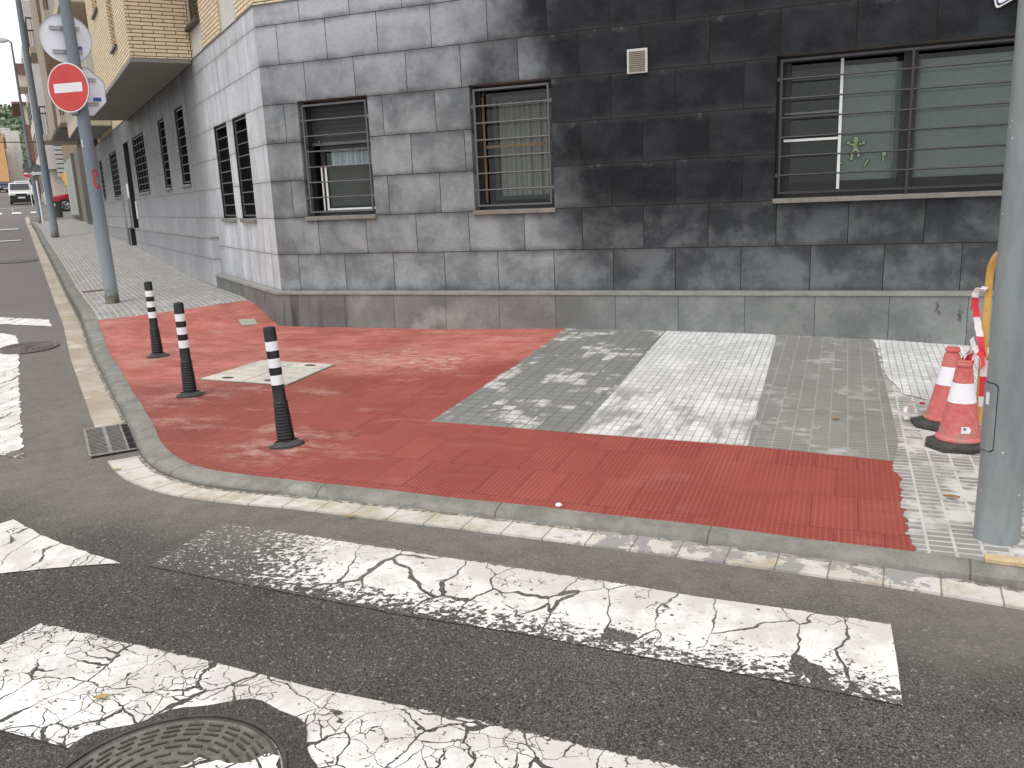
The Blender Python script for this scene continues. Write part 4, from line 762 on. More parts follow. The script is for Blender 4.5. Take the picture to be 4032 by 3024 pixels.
# ------------------------------------------------------------------ hill with woodland
def hill():
    mb = MB(); n = 60; m = 16; r2 = random.Random(5); P = {}
    for i in range(n+1):
        for j in range(m+1):
            az = -75+85*i/n; rr = 420+j*26; h = 58*(math.sin(min(1, j/9)*math.pi/2))*(.86+.12*math.sin(az*.35)+.06*math.sin(az*1.3+j))-2 if j else -5
            x, y = AZ(rr, az); P[i, j] = (x, y, h+9)
    for i in range(n):
        for j in range(m): mb.face([P[i, j], P[i+1, j], P[i+1, j+1], P[i, j+1]])
    o = mb.build('hill', M['hill'], smooth=True); o['kind'] = 'structure'
    tb = MB()
    for k in range(6500):
        az = r2.uniform(-34, -24); j = r2.uniform(0, 13); rr = 420+j*26; h = 58*(math.sin(min(1, j/9)*math.pi/2))*(.86+.12*math.sin(az*.35)+.06*math.sin(az*1.3+j))+7 if j else 4
        x, y = AZ(rr, az); s = r2.uniform(1.2, 3.0); pts = []
        nn = 5
        for t in range(9):
            c = Vector((r2.gauss(0, 1), r2.gauss(0, 1), r2.gauss(0, .8)))*s*.55+Vector((x, y, h+s*.5)); a = Vector((r2.gauss(0, 1), r2.gauss(0, 1), r2.gauss(0, 1))).normalized(); b_ = a.orthogonal().normalized(); e = a.cross(b_); sz = s*.42
            tb.cur = t % 3; tb.face([c+sz*(math.cos(2*math.pi*q/nn)*b_+math.sin(2*math.pi*q/nn)*e)*r2.uniform(.6, 1.2) for q in range(nn)])
    o = tb.build('woodland', [M['tree1'], M['tree2'], M['tree3']]); o['kind'] = 'stuff'; prop(o, 'dense green woodland covering the hill above the houses', 'woodland')
M['hill'] = simple('hill_scrub', (.10, .14, .05), .95, var=.3, scale=.05); M['tree1'] = simple('leaf_mid', (.19, .25, .15), .9, var=.3, scale=.3); M['tree2'] = simple('leaf_dark', (.14, .19, .12), .9, var=.3, scale=.3); M['tree3'] = simple('leaf_light', (.24, .31, .17), .9, var=.3, scale=.3)  # leaf tones lightened to put distance haze into the colour
hill()
# ------------------------------------------------------------------ flexible bollards
def lob(n=36, r=.078, two=.028): return [((r+two*math.cos(2*a))*math.cos(a), (r+.006*math.cos(2*a))*math.sin(a)) for a in [2*math.pi*k/n for k in range(n)]]
def make_bollard():
    E_ = empty('bollard', (0, 0, 0), 'x', 'bollard', 'flexible bollards on the red paving')
    mb = MB(); H = .735; prof = [(.052, .028), (.049, .045)]; z = .05
    for k in range(12): r_ = .0515-.0009*k; prof += [(r_, z), (r_+.0035, z+.007), (r_, z+.015)]; z += .0195
    prof += [(.0385, z), (.0375, .40), (.0365, H-.012), (.033, H-.003), (.02, H), (.0, H)]; mb.lathe(prof, 24, caps=False); mb.build('post', M['black'], E_, smooth=True)
    mb = MB(); o_ = lob(); i_ = [(x*.62, y*.66) for x, y in o_]
    for k in range(len(o_)):
        a, b_, c, d = o_[k], o_[(k+1) % len(o_)], i_[(k+1) % len(o_)], i_[k]; mb.face([(*a, .012), (*b_, .012), (*c, .036), (*d, .036)]); mb.face([(*a, -.01), (*b_, -.01), (*b_, .012), (*a, .012)])
    mb.build('base', M['rubber'], E_, smooth=True)
    for s in (-1, 1): mb = MB(); mb.lathe([(.013, .020), (.013, .027), (.008, .030)], 10, c=(s*.083, 0, 0)); mb.build('bolt', M['iron_light'], E_)
    for z0, z1 in ((.592, .648), (.490, .545), (.385, .444)):
        mb = MB(); mb.lathe([(.0368+.003*(.7-z0), z0), (.0368+.003*(.7-z1), z1)], 24, caps=False); mb.build('reflective_band', M['reflective'], E_, smooth=True)
    return E_
proto = make_bollard()
def copy_tree(o, parent=None):
    c = o.copy(); COL.objects.link(c); c.parent = parent
    for ch in list(o.children): copy_tree(ch, c)
    return c
for i, (x, y, lx, ly, lab) in enumerate([(-3.443,8.185,-.004,0,'black bollard with three white bands farthest up the red paving, nearest the signpost'), (-2.512,6.474,-.006,0,'black banded bollard in the middle, left of the concrete hatch'), (-1.389,4.988,-.052,.02,'black banded bollard closest to the crosswalk, leaning a little left')]):
    o = proto if i == 0 else copy_tree(proto); o.location = (x, y, pz(x, y)+.006); o.rotation_euler = (-ly, lx, R(25+i*4)); o.rotation_euler = (Matrix.Rotation(lx, 3, 'Y')@Matrix.Rotation(-ly, 3, 'X')@Matrix.Rotation(R(22), 3, 'Z')).to_euler(); o['label'] = lab
# ------------------------------------------------------------------ traffic cones
def make_cone():
    E_ = empty('traffic_cone', (0, 0, 0), 'x', 'traffic cone', 'traffic cones beside the grey pole')
    mb = MB(); mb.lathe([(.118, .045), (.121, .05), (.119, .06), (.108, .068), (.098, .11), (.076, .23), (.058, .33), (.047, .40), (.043, .432), (.035, .436), (.034, .446), (.040, .452), (.040, .462), (.034, .470), (.034, .476), (.0, .478)], 32, caps=False); mb.build('body', M['cone'], E_, smooth=True)
    mb = MB(); n = 8; a0 = math.pi/8; o_ = [(.19*math.cos(a0+2*math.pi*k/n), .165*math.sin(a0+2*math.pi*k/n)) for k in range(n)]; i_ = [(x*.72, y*.72) for x, y in o_]
    mb.prism(o_, W3, .004, .026); 
    for k in range(n): mb.face([(*o_[k], .026), (*o_[(k+1) % n], .026), (*i_[(k+1) % n], .046), (*i_[k], .046)])
    mb.face([(*q, .046) for q in i_]); mb.build('base', M['rubber'], E_)
    mb = MB(); mb.lathe([(.0720, .255), (.0535, .362)], 32, caps=False); mb.build('reflective_band', M['reflective'], E_, smooth=True); return E_
cp_ = make_cone(); c1 = copy_tree(cp_)
cp_.location = (2.437, 4.455, pz(2.437, 4.455)); cp_.rotation_euler = (0, 0, R(20)); cp_['label'] = 'faded red cone in front, with a torn label low on its side'
c1.location = (2.55, 4.83, pz(2.55, 4.83)); c1.rotation_euler = (R(-1.5), R(2.5), R(-12)); c1['label'] = 'faded red cone standing behind the other cone, against the yellow barrier'
def conept(th, z, r_): return (r_*math.cos(th), r_*math.sin(th), z)
mb = MB(); t0 = R(225); mb.face([conept(t0+a, z, r_) for a, z, r_ in ((.0, .100, .1045), (.42, .100, .1045), (.50, .118, .1015), (.40, .135, .0965), (.02, .135, .0965))]); mb.build('torn_label', M['sign_white'], cp_, world=False)
mb = MB(); mb.face([conept(t0+a, z, r_) for a, z, r_ in ((.10, .118, .1025), (.24, .118, .1025), (.24, .131, .0995), (.10, .131, .0995))]); mb.build('printed_mark', M['pole_blue'], cp_, world=False)
# ------------------------------------------------------------------ right pole
PX, PY = 1.966, 3.255; pzz = pz(PX, PY)
Pl = empty('street_pole', (PX, PY, pzz-.02), 'thick galvanised grey pole with an inspection flap, at the right end of the red paving', 'pole')
mb = MB(); mb.lathe([(.090, 0), (.085, .02), (.0825, .3), (.0795, 2), (.07, 7)], 48, c=(PX, PY, pzz-.02)); mb.build('shaft', M['pole'], Pl, smooth=True)
def arcpatch(mb, cx, cy, cz, a0, a1, z0, z1, r_, cut=.0, n=12):
    pts = []
    for k in range(n+1): a = a0+(a1-a0)*k/n; e = min(k, n-k)/n; dz = cut*max(0, 1-e*8); pts.append((cx+r_*math.cos(a), cy+r_*math.sin(a), z0+dz, z1-dz))
    for k in range(n): p, q = pts[k], pts[k+1]; mb.face([(p[0], p[1], cz+p[2]), (q[0], q[1], cz+q[2]), (q[0], q[1], cz+q[3]), (p[0], p[1], cz+p[3])])
mb = MB(); arcpatch(mb, PX, PY, pzz, R(155), R(213), .385, .665, .0842, .012); mb.build('flap_gap', M['hole'], Pl, smooth=True)
mb = MB(); arcpatch(mb, PX, PY, pzz, R(150), R(212), .388, .662, .0862, .012); mb.build('inspection_flap', M['pole'], Pl, smooth=True)
mb = MB(); arcpatch(mb, PX, PY, pzz, R(176), R(190), .575, .625, .0868, .0, 4); mb.build('sticker', M['sign_white'], Pl)
# ------------------------------------------------------------------ left pole with signs
LX, LY = -5.300, 11.395; lz = pz(LX, LY)
Lp = empty('street_pole', (LX, LY, lz-.02), 'blue grey metal pole with red paint scrawl and rusty foot, carrying the road signs', 'pole')
lean = -.0135
mb = MB(); mb.lathe([(.090, 0), (.086, .15), (.083, .8), (.073, 3), (.066, 4.5), (.06, 8)], 32, c=(LX, LY, lz-.02), lean=(lean, 0)); mb.build('shaft', M['pole_foot'], Lp, smooth=True)
cx_ = lambda z: LX+lean*(z-lz)
def decal(strokes, z0, a_c, mat, nm):
    mb = MB()
    for pts, w_ in strokes:
        P3 = []
        for k, (u, v) in enumerate(pts):
            p, q = np.array(pts[max(k-1, 0)]), np.array(pts[min(k+1, len(pts)-1)]); d = (q-p)/np.linalg.norm(q-p); n_ = np.array([-d[1], d[0]])*w_
            row = []
            for sg in (-1, 1): uu, vv = np.array((u, v))+sg*n_; r_ = .0795; a = a_c+uu/r_; z = z0+vv; row.append((cx_(z)+(r_+.0035)*math.cos(a), LY+(r_+.0035)*math.sin(a), z))
            P3.append(row)
        for k in range(len(P3)-1): mb.face([P3[k][0], P3[k][1], P3[k+1][1], P3[k+1][0]])
    return mb.build(nm, M[mat], Lp)
lp = [(.030*math.cos(t)-.0, .030+.042*math.sin(t)+.03) for t in np.linspace(R(-80), R(250), 16)]
decal([(lp, .0085), ([(-.012, .035), (-.018, -.02), (-.022, -.07), (-.010, -.11), (.012, -.125), (.04, -.115), (.05, -.07)], .010)], 1.975, R(318), 'spray_red', 'paint_scrawl')
decal([([(-.0, .0), (-.0, .10)], .008)], 2.36, R(248), 'sign_white', 'paper_scrap')
# signs: frame centred on the sign, a to its right, b towards the viewer of the face, c up
def signframe(x, y, z, yaw):
    n_ = (math.sin(yaw), math.cos(yaw)); e = (n_[1], -n_[0]); return lambda a, b_, c: (x+a*e[0]+b_*n_[0], y+a*e[1]+b_*n_[1], z+c)
def plate(name, label, loc, yaw, outline, th, face_mat, back=False, group=None):
    x, y, z = loc; fr = signframe(x, y, z, yaw); E_ = empty(name, loc, label, 'traffic sign'); mb = MB(); mb.prism(outline, lambda a, c, b_: fr(a, b_, c), -th/2, th/2); mb.build('panel', M[face_mat], E_)
    n = len(outline); mb = MB(); s2 = [(p[0]*.985, p[1]*.985) for p in outline]
    for k in range(n):
        o1_, o2_, i1_, i2_ = outline[k], outline[(k+1) % n], s2[k], s2[(k+1) % n]
        mb.face([fr(o1_[0], -th/2-.004, o1_[1]), fr(o2_[0], -th/2-.004, o2_[1]), fr(i2_[0], -th/2-.016, i2_[1]), fr(i1_[0], -th/2-.016, i1_[1])]); mb.face([fr(o1_[0], -th/2-.004, o1_[1]), fr(o2_[0], -th/2-.004, o2_[1]), fr(o2_[0], th/2, o2_[1]), fr(o1_[0], th/2, o1_[1])])
    mb.build('rim', M['steel'], E_); return E_, fr
circ = lambda r_, n=48: [(r_*math.cos(2*math.pi*k/n), r_*math.sin(2*math.pi*k/n)) for k in range(n)]
def brackets(E_, fr, zs, w_, x0, b_=-.03, dia=.075):
    for z in zs:
        mb = MB(); mb.box(fr, -w_, w_, b_-.012, b_, z-.022, z-.006); mb.box(fr, -w_, w_, b_-.012, b_, z+.006, z+.022); mb.box(fr, -w_, w_, b_-.004, b_+.016, z-.005, z+.005); mb.build('bracket', M['steel'], E_)
        mb = MB(); pts = [fr(x0+(dia+.006)*math.cos(t), b_-.012-dia+(dia+.006)*math.sin(t), z) for t in np.linspace(R(-200), R(20), 15)]; mb.tube(pts, .007, 6); mb.box(fr, x0-.012, x0+.012, b_-.03-2*dia, b_-.012-2*dia, z-.012, z+.03); mb.build('clamp', M['steel'], E_)
DY = R(-29)
dx, dy = -N1*0+D1*.12
zc = 3.70; S1, fr = plate('round_sign', 'round sign seen from its white back with two brackets, topmost on the left pole', (cx_(zc)-.055+D1[0]*.115, LY+D1[1]*.115, zc), DY, circ(.30), .003, 'sign_back')
# its back faces the camera (negative b side)
brackets(S1, fr, (.125, -.155), .17, .03, -.02, .07); mb = MB(); mb.box(fr, .085, .175, -.008, -.0035, -.125, -.085); mb.build('sticker', M['sign_blue'], S1)
ang = [R(22.5+45*k) for k in range(8)]; zc2 = 3.06
S2, fr = plate('octagonal_sign', 'eight sided sign seen from its white back, behind the no entry sign', (cx_(zc2)+.02+D1[0]*.115, LY+D1[1]*.115, zc2), DY, [(.322*math.cos(a), .322*math.sin(a)) for a in ang], .003, 'sign_back')
brackets(S2, fr, (.145, -.15), .20, -.02, -.02, .07); mb = MB(); mb.box(fr, .14, .235, -.008, -.0035, -.115, -.07); mb.build('sticker', M['sign_blue'], S2)
yaw = R(13+180); zc3 = 3.085
S3, fr = plate('no_entry_sign', 'round red no entry sign with a white bar on the left pole', (cx_(zc3)-.075, LY-.115, zc3), yaw, circ(.298), .003, 'sign_white')
mb = MB(); mb.prism(circ(.283), lambda a, c, b_: fr(a, b_, c), .0018, .0035); mb.build('red_disc', M['sign_red'], S3)
mb = MB(); mb.box(fr, -.205, .205, .0037, .0048, -.055, .055); mb.build('white_bar', M['sign_white'], S3)
mb = MB(); mb.box(fr, -.18, .18, -.03, -.015, .10, .13); mb.box(fr, -.18, .18, -.03, -.015, -.13, -.10); mb.box(fr, -.07, .03, -.035, -.012, -.31, -.29); mb.build('bracket', M['steel'], S3)
# ------------------------------------------------------------------ yellow barrier and tape
bx, by = 2.79, 4.905; bz = pz(bx, by); ea = R(178); ex_ = (math.sin(ea), math.cos(ea)); BF = lambda a, b_, c: (bx+a*ex_[0]+b_*ex_[1], by+a*ex_[1]-b_*ex_[0], bz+c)
Y = empty('pedestrian_barrier', (bx, by, bz), 'scuffed yellow tubular barrier half hidden behind the grey pole', 'barrier')
H = 1.03; Lb = 1.6; rr = .16; pts = [BF(0, 0, .0), BF(0, 0, .3), BF(0, 0, H-rr)]+[BF(rr-rr*math.cos(t), 0, H-rr+rr*math.sin(t)) for t in np.linspace(.2, math.pi/2, 7)]+[BF(Lb-rr+rr*math.sin(t), 0, H-rr+rr*math.cos(t)) for t in np.linspace(0, math.pi/2, 7)]+[BF(Lb, 0, .3), BF(Lb, 0, 0)]
mb = MB(); mb.tube(pts, .021, 14); mb.build('outer_tube', M['yellow'], Y, smooth=True)
mb = MB(); mb.tube([BF(.02, 0, .40), BF(Lb-.02, 0, .40)], .017, 12); mb.build('lower_rail', M['yellow'], Y, smooth=True)
for k in range(12): mb = MB(); a = .11+k*(Lb-.22)/11; mb.tube([BF(a, 0, .40), BF(a, 0, H-.01)], .0065, 8); mb.build('upright', M['yellow'], Y, smooth=True)
for a in (0, Lb): mb = MB(); mb.box(BF, a-.03, a+.03, -.20, .20, -.0, .025); mb.build('foot', M['yellow'], Y, bevel=.004)
def ribbon(pts, w_, side, mb):
    L = 0; P3 = [Vector(p) for p in pts]
    for k in range(len(P3)-1):
        s0 = Vector(side[k] if isinstance(side, list) else side)*w_; s1 = Vector(side[k+1] if isinstance(side, list) else side)*w_; d = (P3[k+1]-P3[k]).length; mb.face([P3[k]-s0, P3[k]+s0, P3[k+1]+s1, P3[k+1]-s1], [(L, 0), (L, 1), (L+d, 1), (L+d, 0)]); L += d
def tape(label, specs):
    E_ = None; mb = MB()
    for p, w_, sd in specs: 
        # densify with a slight flutter
        q = []; 
        for k in range(len(p)-1):
            for j in range(5): t = j/5; q.append(tuple(np.array(p[k])*(1-t)+np.array(p[k+1])*t+np.array([rnd.uniform(-.003, .003)]*3)))
        q.append(p[-1]); sds = [tuple(Matrix.Rotation(.5*math.sin(i*.35+len(p)), 3, 'Z')@Vector(sd)) for i in range(len(q))]; ribbon(q, w_, sds, mb)
    o = mb.build('barrier_tape', M['tape'], None, smooth=True); return prop(o, label, 'barrier tape')
sx = (.86, -.5, 0); sz = (.5, -.3, .8)
tape('red and white tape draped down the post of the yellow barrier', [([BF(.02,.03,.80), BF(-.02,.045,.805), BF(-.045,.05,.77), BF(-.04,.05,.70), BF(.0,.05,.60), BF(.06,.05,.47), BF(.10,.05,.34), BF(.105,.05,.12)], .019, sx), ([BF(.03,.03,.80), BF(-.03,.03,.80), BF(-.05,.05,.74), BF(-.06,.055,.68)], .016, sz)])
sp = []
for k in range(9):
    a = rnd.uniform(-.10, .02); sp.append(([BF(.05,.03,.43+rnd.uniform(-.01,.02)), BF(.0+a*.4,.05,.44+rnd.uniform(-.02,.03)), BF(a*.9,.06+rnd.uniform(0,.02),.36+rnd.uniform(-.03,.02)), BF(a,.06+rnd.uniform(0,.03),.22+rnd.uniform(-.06,.06))], .011, sx if k % 2 else (.6, -.3, .5)))
sp += [([BF(-.05,.05,.50), BF(.0,.06,.46), BF(.09,.06,.42), BF(.12,.07,.36)], .018, sz)]
tape('knotted bunch of red and white tape around the lower rail of the barrier', sp)
c_ = lambda x, y, z: (x, y, pz(x, y)+z)
tape('scrap of red and white tape on the paving beside the cones', [([c_(2.36,4.93,.10), c_(2.40,4.95,.12), c_(2.45,4.97,.11), c_(2.50,4.98,.10)], .006, (0, 0, 1)), ([c_(2.36,4.93,.10), c_(2.355,4.92,.06), c_(2.365,4.92,.02)], .012, (.9, -.3, 0)), ([c_(2.38,4.92,.05), c_(2.45,4.93,.06), c_(2.5,4.95,.05)], .005, (0, 0, 1))])
# ------------------------------------------------------------------ small ground things
q0 = np.array((-2.697, 5.475)); gl = np.array((2.399-2.79+.0, -5.213+5.882)); ge = np.array([-.472, .882]); gn = np.array([ge[1], -ge[0]])   # along the kerb, towards the pavement
zc0 = rz(*q0); q0 = q0+gn*.0
zsl = (rz(*(q0+ge*.38))-rz(*(q0-ge*.38)))/.76
GF = lambda a, b_, c: (float(q0[0]+ge[0]*a+gn[0]*b_), float(q0[1]+ge[1]*a+gn[1]*b_), zc0+zsl*a+.014+c)
G = empty('drain_grate', GF(0, 0, 0), 'iron drain grate with two rows of slots set in the gutter', 'drain grate')
mb = MB(); mb.box(GF, -.385, .385, -.13, .14, -.010, -.0035); mb.build('pit', M['hole'], G)  # thin black plate below the slats, painted as the unlit depth
def gframe():
    mb = MB()
    for q in ((-.375, -.355, -.145, .15), (.355, .375, -.145, .15), (-.355, .355, -.145, -.13), (-.355, .355, -.030, -.006), (-.355, .355, .080, .092), (-.355, .355, .140, .15)): mb.box(GF, q[0], q[1], q[2], q[3], -.05, .002)
    return mb.build('frame', M['iron_light'], G)
gframe()
for b0, b1 in ((-.1295, -.0305), (-.0055, .0795)):
    mb = MB()
    for k in range(20): a = -.345+k*.0365; mb.box(GF, a, a+.012, b0, b1, -.003, .0000)
    o = mb.build('slat_panel', M['iron_light'], G)
mb = MB()
for k in range(4): a = -.2+k*.155; mb.box(GF, a-.008, a+.008, .0925, .1395, -.006, -.001)
mb.build('divider', M['iron'], G)
hq = [(-2.65,7.055),(-2.302,7.716),(-1.541,7.325),(-1.797,6.63)]
def bil(u, v): p = (np.array(hq[0])*(1-u)+np.array(hq[1])*u)*(1-v)+(np.array(hq[3])*(1-u)+np.array(hq[2])*u)*v; return p
HC = empty('utility_hatch', (*bil(.5, .5), pz(*bil(.5, .5))), 'square pale concrete utility hatch in the red paving', 'utility hatch')
HF = lambda u, v, c: (*map(float, bil(u, v)), pz(*bil(u, v))+c)
def hbox(nm, u0, u1, v0, v1, c0, c1, mat, n=4):
    mb = MB()
    for i in range(n):
        for j in range(n): a, b_, c, d = u0+(u1-u0)*i/n, u0+(u1-u0)*(i+1)/n, v0+(v1-v0)*j/n, v0+(v1-v0)*(j+1)/n; mb.face([HF(a, c, c1), HF(b_, c, c1), HF(b_, d, c1), HF(a, d, c1)])
    for (p, q) in (((u0, v0), (u1, v0)), ((u1, v0), (u1, v1)), ((u1, v1), (u0, v1)), ((u0, v1), (u0, v0))): mb.face([HF(*p, c0), HF(*q, c0), HF(*q, c1), HF(*p, c1)])
    return mb.build(nm, mat, HC)
hbox('frame', 0, 1, 0, 1, -.01, .009, M['hatch_line'])
for v0, v1 in ((.012, .494), (.506, .988)):
    L_ = hbox('lid', .012, .988, v0, v1, .009, .016, M['hatch'])
    for u in (.27, .5, .73): mb = MB(); mb.face([HF(u-.003, v0, .0165), HF(u+.003, v0, .0165), HF(u+.003, v1, .0165), HF(u-.003, v1, .0165)]); mb.build('joint', M['hatch_line'], L_)
    mb = MB(); vm = (v0+v1)/2
    for u in (.12, .88): mb.face([HF(u+.045*math.cos(t), vm+.07*math.sin(t), .0170) for t in np.linspace(0, 2*math.pi, 13)[:-1]])
    mb.build('handle_hole', M['iron'], L_)
def flat(name, poly, zf, dz, mat, label, cat, group=None): o = sheet(name, poly, zf, dz, mat, 'R', .1, kind=None); return prop(o, label, cat, group)
flat('valve_cover', [(-3.133,9.782),(-2.956,9.817),(-2.861,9.585),(-3.012,9.507)], PZ, .011, M['green_cover'], 'small worn greenish cover in the red paving near the building corner', 'cover')
flat('pavement_cover', [(-6.606,13.26),(-6.324,13.363),(-6.24,13.20),(-6.52,13.09)], PZ, .006, M['rail_red'], 'narrow rusty cover in the pavement left of the sign pole', 'cover')
flat('asphalt_cover', [(-11.5+.45*math.cos(t), 20.2+.45*math.sin(t)) for t in np.linspace(0, 2*math.pi, 25)[:-1]], RZ, .012, M['iron'], 'round cover in the side street asphalt up the road', 'manhole cover')
def manhole(name, x, y, r_, label, detail=True, ml='iron_lid', mi='iron'):
    z = rz(x, y)+.009; E_ = empty(name, (x, y, z), label, 'manhole cover'); F3 = lambda a, b_, c: (x+a, y+b_, z+c)
    mb = MB(); n = 64
    for k in range(n):
        a, b_ = 2*math.pi*k/n, 2*math.pi*(k+1)/n; r3 = lambda t: r_+.055+.018*math.sin(5*t+1)+.012*math.sin(11*t)+(.05 if .3 < t < 1.4 else 0)*math.sin((t-.3)/1.1*math.pi)
        mb.face([F3((r_-.0)*math.cos(a), (r_-.0)*math.sin(a), .0), F3(r3(a)*math.cos(a), r3(a)*math.sin(a), 0), F3(r3(b_)*math.cos(b_), r3(b_)*math.sin(b_), 0), F3(r_*math.cos(b_), r_*math.sin(b_), 0)])
    detail and mb.build('asphalt_collar', M['asphalt'], E_)
    mb = MB(); prof = [(r_, .000), (r_, .006), (r_-.012, .006), (r_-.013, -.008), (r_-.018, -.008), (r_-.019, .005), (r_-.030, .005)]; mb.lathe(prof, 64, c=(x, y, z), caps=False); mb.build('rim', M[mi], E_, smooth=True)
    mb = MB(); mb.lathe([(r_-.03, .005), (r_-.035, .003), (0, .003)], 64, c=(x, y, z), caps=False); mb.build('lid', M[ml], E_)
    mb = MB()
    for j, rad in enumerate((.93, .86, .79, .70, .61, .50, .38)):
        rad *= r_-.03; m = int(2*math.pi*rad/.062)
        for k in range(m):
            a = 2*math.pi*(k+(j % 2)*.5)/m; w_ = .022/rad; th = .0035
            q = [(rad-th, a-w_), (rad+th, a-w_), (rad+th, a+w_), (rad-th, a+w_)]; P4 = [(p*math.cos(t), p*math.sin(t)) for p, t in q]; mb.prism(P4, F3, .003, .0075)
    for i in range(-2, 3):
        mb.box(F3, i*.022-.003, i*.022+.003, -.08, .08, .003, .0075)
    mb.build('raised_pattern', M[mi], E_)
    gx_, gy_ = (rz(x+.3, y)-rz(x-.3, y))/.6, (rz(x, y+.3)-rz(x, y-.3))/.6; E_.rotation_euler = Vector((0, 0, 1)).rotation_difference(Vector((-gx_, -gy_, 1)).normalized()).to_euler(); return E_, F3
M['dusty_lid'] = simple('dusty_lid', (.20, .175, .165), .9, var=.2, scale=14); M['dusty_iron'] = simple('dusty_iron', (.165, .14, .135), .9, var=.2, scale=14)
MH, F3 = manhole('manhole_cover', -.995, 1.995, .335, 'round cast iron manhole cover with flaked paint in the nearest crosswalk stripe')
uvm = lambda x, y: uvf2(x, y)
pp = wob([(-.93,2.115),(-.90,2.10),(-.80,2.085),(-.74,2.13),(-.70,2.11),(-.68,2.02),(-.70,1.90),(-.8,1.80),(-1.0,1.72),(-1.2,1.80),(-1.22,1.86),(-1.1,1.93),(-1.02,1.98),(-1.0,2.05)], .008, .03, 5)
o = sheet('paint_flake', pp, RZ, .0175, M['paint_b'], 'R', .25, uvm, kind=None); mo = Vector((MH.location)); 
for v in o.data.vertices: v.co -= mo
o.parent = MH
manhole('manhole_cover', -5.25, 9.17, .30, 'dusty round manhole cover by the long white stripe in the side street', False, 'asphalt', 'dusty_iron')
PK = empty('wooden_plank', c_(2.05, 2.97, .02), 'short raw wooden plank lying at the kerb below the grey pole', 'plank')
pk = lambda a, b_, c: (1.80+a*.905+b_*.425, 3.045-a*.425+b_*.905, pz(1.9, 3.0)+.012+c)
mb = MB(); mb.box(pk, 0, .62, -.03, .03, 0, .018); mb.build('board', M['plank'], PK, bevel=.002)
def leafm(name, x, y, zf, sz, mat, label, a=0):
    z = float(zf((x, y))[0])+.012; mb = MB(); n = 6
    for k in range(n):
        t0, t1 = k/n, (k+1)/n; w0, w1 = math.sin(t0*math.pi)*.26, math.sin(t1*math.pi)*.26
        P2 = lambda u, v, h: (x+(u*math.cos(a)-v*math.sin(a))*sz, y+(u*math.sin(a)+v*math.cos(a))*sz, z+h*sz)
        mb.face([P2(t0, -w0, .10), P2(t1, -w1, .10), P2(t1, 0, .02), P2(t0, 0, .02)]); mb.face([P2(t0, 0, .02), P2(t1, 0, .02), P2(t1, w1, .12), P2(t0, w0, .12)])
    return prop(mb.build(name, M[mat]), label, 'leaf')
leafm('dry_leaf', 1.97, 3.70, PZ, .07, 'leaf', 'curled dry brown leaf on the grey paving left of the pole', -.4); leafm('dry_leaf', -1.38, 2.44, RZ, .05, 'leaf_y', 'small tan leaf lying on the nearest crosswalk stripe', .2)
leafm('dry_leaf', -.83, 3.885, RZ, .045, 'leaf_y', 'tiny yellow leaf against the gutter edge', -.3); leafm('dry_leaf', -2.37, 4.78, RZ, .05, 'leaf_y', 'small yellow leaf below the drain grate', .3); leafm('dry_leaf', 1.95, 5.0, PZ, .05, 'leaf', 'small red brown leaf on the grey strip band', .2)
mb = MB(); x, y = .197, 3.811
mb.lathe([(.0, 0), (.016, .003), (.017, .010), (.010, .017), (0, .019)], 9, c=(x, y, pz(x, y)+.006), caps=False); prop(mb.build('pebble', M['pebble'], smooth=True), 'small white lump on the front edge of the red paving', 'pebble')
# plaque high on the wall at the right
WS = empty('wall_plaque', WR(7.05, .05, 2.95), 'white plaque with dark blue border high on the dark wall at the right', 'plaque')
def rrect(w_, h, r_): 
    o_ = []
    for cx, cy, a0 in ((w_-r_, h-r_, 0), (r_, h-r_, 90), (r_, r_, 180), (w_-r_, r_, 270)): o_ += [(cx+r_*math.cos(R(a0+t)), cy+r_*math.sin(R(a0+t))) for t in (0, 22, 45, 68, 90)]
    return o_
rt = R(28); tf = lambda a, c, b_: WR(6.975+a*math.cos(rt)-c*math.sin(rt)*.5, b_, 2.795+a*math.sin(rt)+c*math.cos(rt))
mb = MB(); mb.prism(rrect(.30, .30, .03), tf, .01, .03); mb.build('panel', M['sign_white'], WS); mb = MB()
oo, ii = [(a*.92+.012, c*.92+.012) for a, c in rrect(.30, .30, .03)], [(a*.84+.024, c*.84+.024) for a, c in rrect(.30, .30, .03)]
for k in range(len(oo)): k2 = (k+1) % len(oo); mb.face([tf(*oo[k], .0315), tf(*oo[k2], .0315), tf(*ii[k2], .0315), tf(*ii[k], .0315)])
M['navy'] = simple('navy', (.02, .02, .09), .5); mb.build('border', M['navy'], WS)
# ------------------------------------------------------------------ lamp posts
def lamp(x, y, h, r0_, r1_, label, lean_=0, arm=1.5):
    z = pz(x, y); E_ = empty('street_lamp', (x, y, z), label, 'street lamp', 'lamp posts along the side street'); mb = MB(); mb.lathe([(r0_, -.02), (r0_*.97, 1), (r1_, h)], 20, c=(x, y, z), lean=(lean_, 0)); mb.build('shaft', M['pole_foot'], E_, smooth=True)
    tx = x+lean_*h; L_ = lambda a, b_, c: (tx+N1[0]*a+D1[0]*b_, y+N1[1]*a+D1[1]*b_, z+h+c)
    mb = MB(); mb.tube([L_(0, 0, -.05), L_(.08, 0, .05), L_(.3, 0, .08)], r1_*.8, 8); mb.build('arm', M['pole_blue'], E_, smooth=True)
    mb = MB(); mb.prism([(.1, .02), (.3, -.04), (arm, -.02), (arm+.1, .04), (arm, .10), (.4, .15), (.12, .12)], lambda a, c, b_: L_(a, b_, c), -.14, .14); mb.build('luminaire', M['sign_back'], E_, bevel=.03); return E_
lamp(-14.19, 27.28, 9.0, .115, .065, 'tall dark lamp post halfway up the pavement, nearer of the two'); lamp(-21.35, 39.9, 7.85, .095, .035, 'thin lamp post with a luminaire at the far end of the pavement')
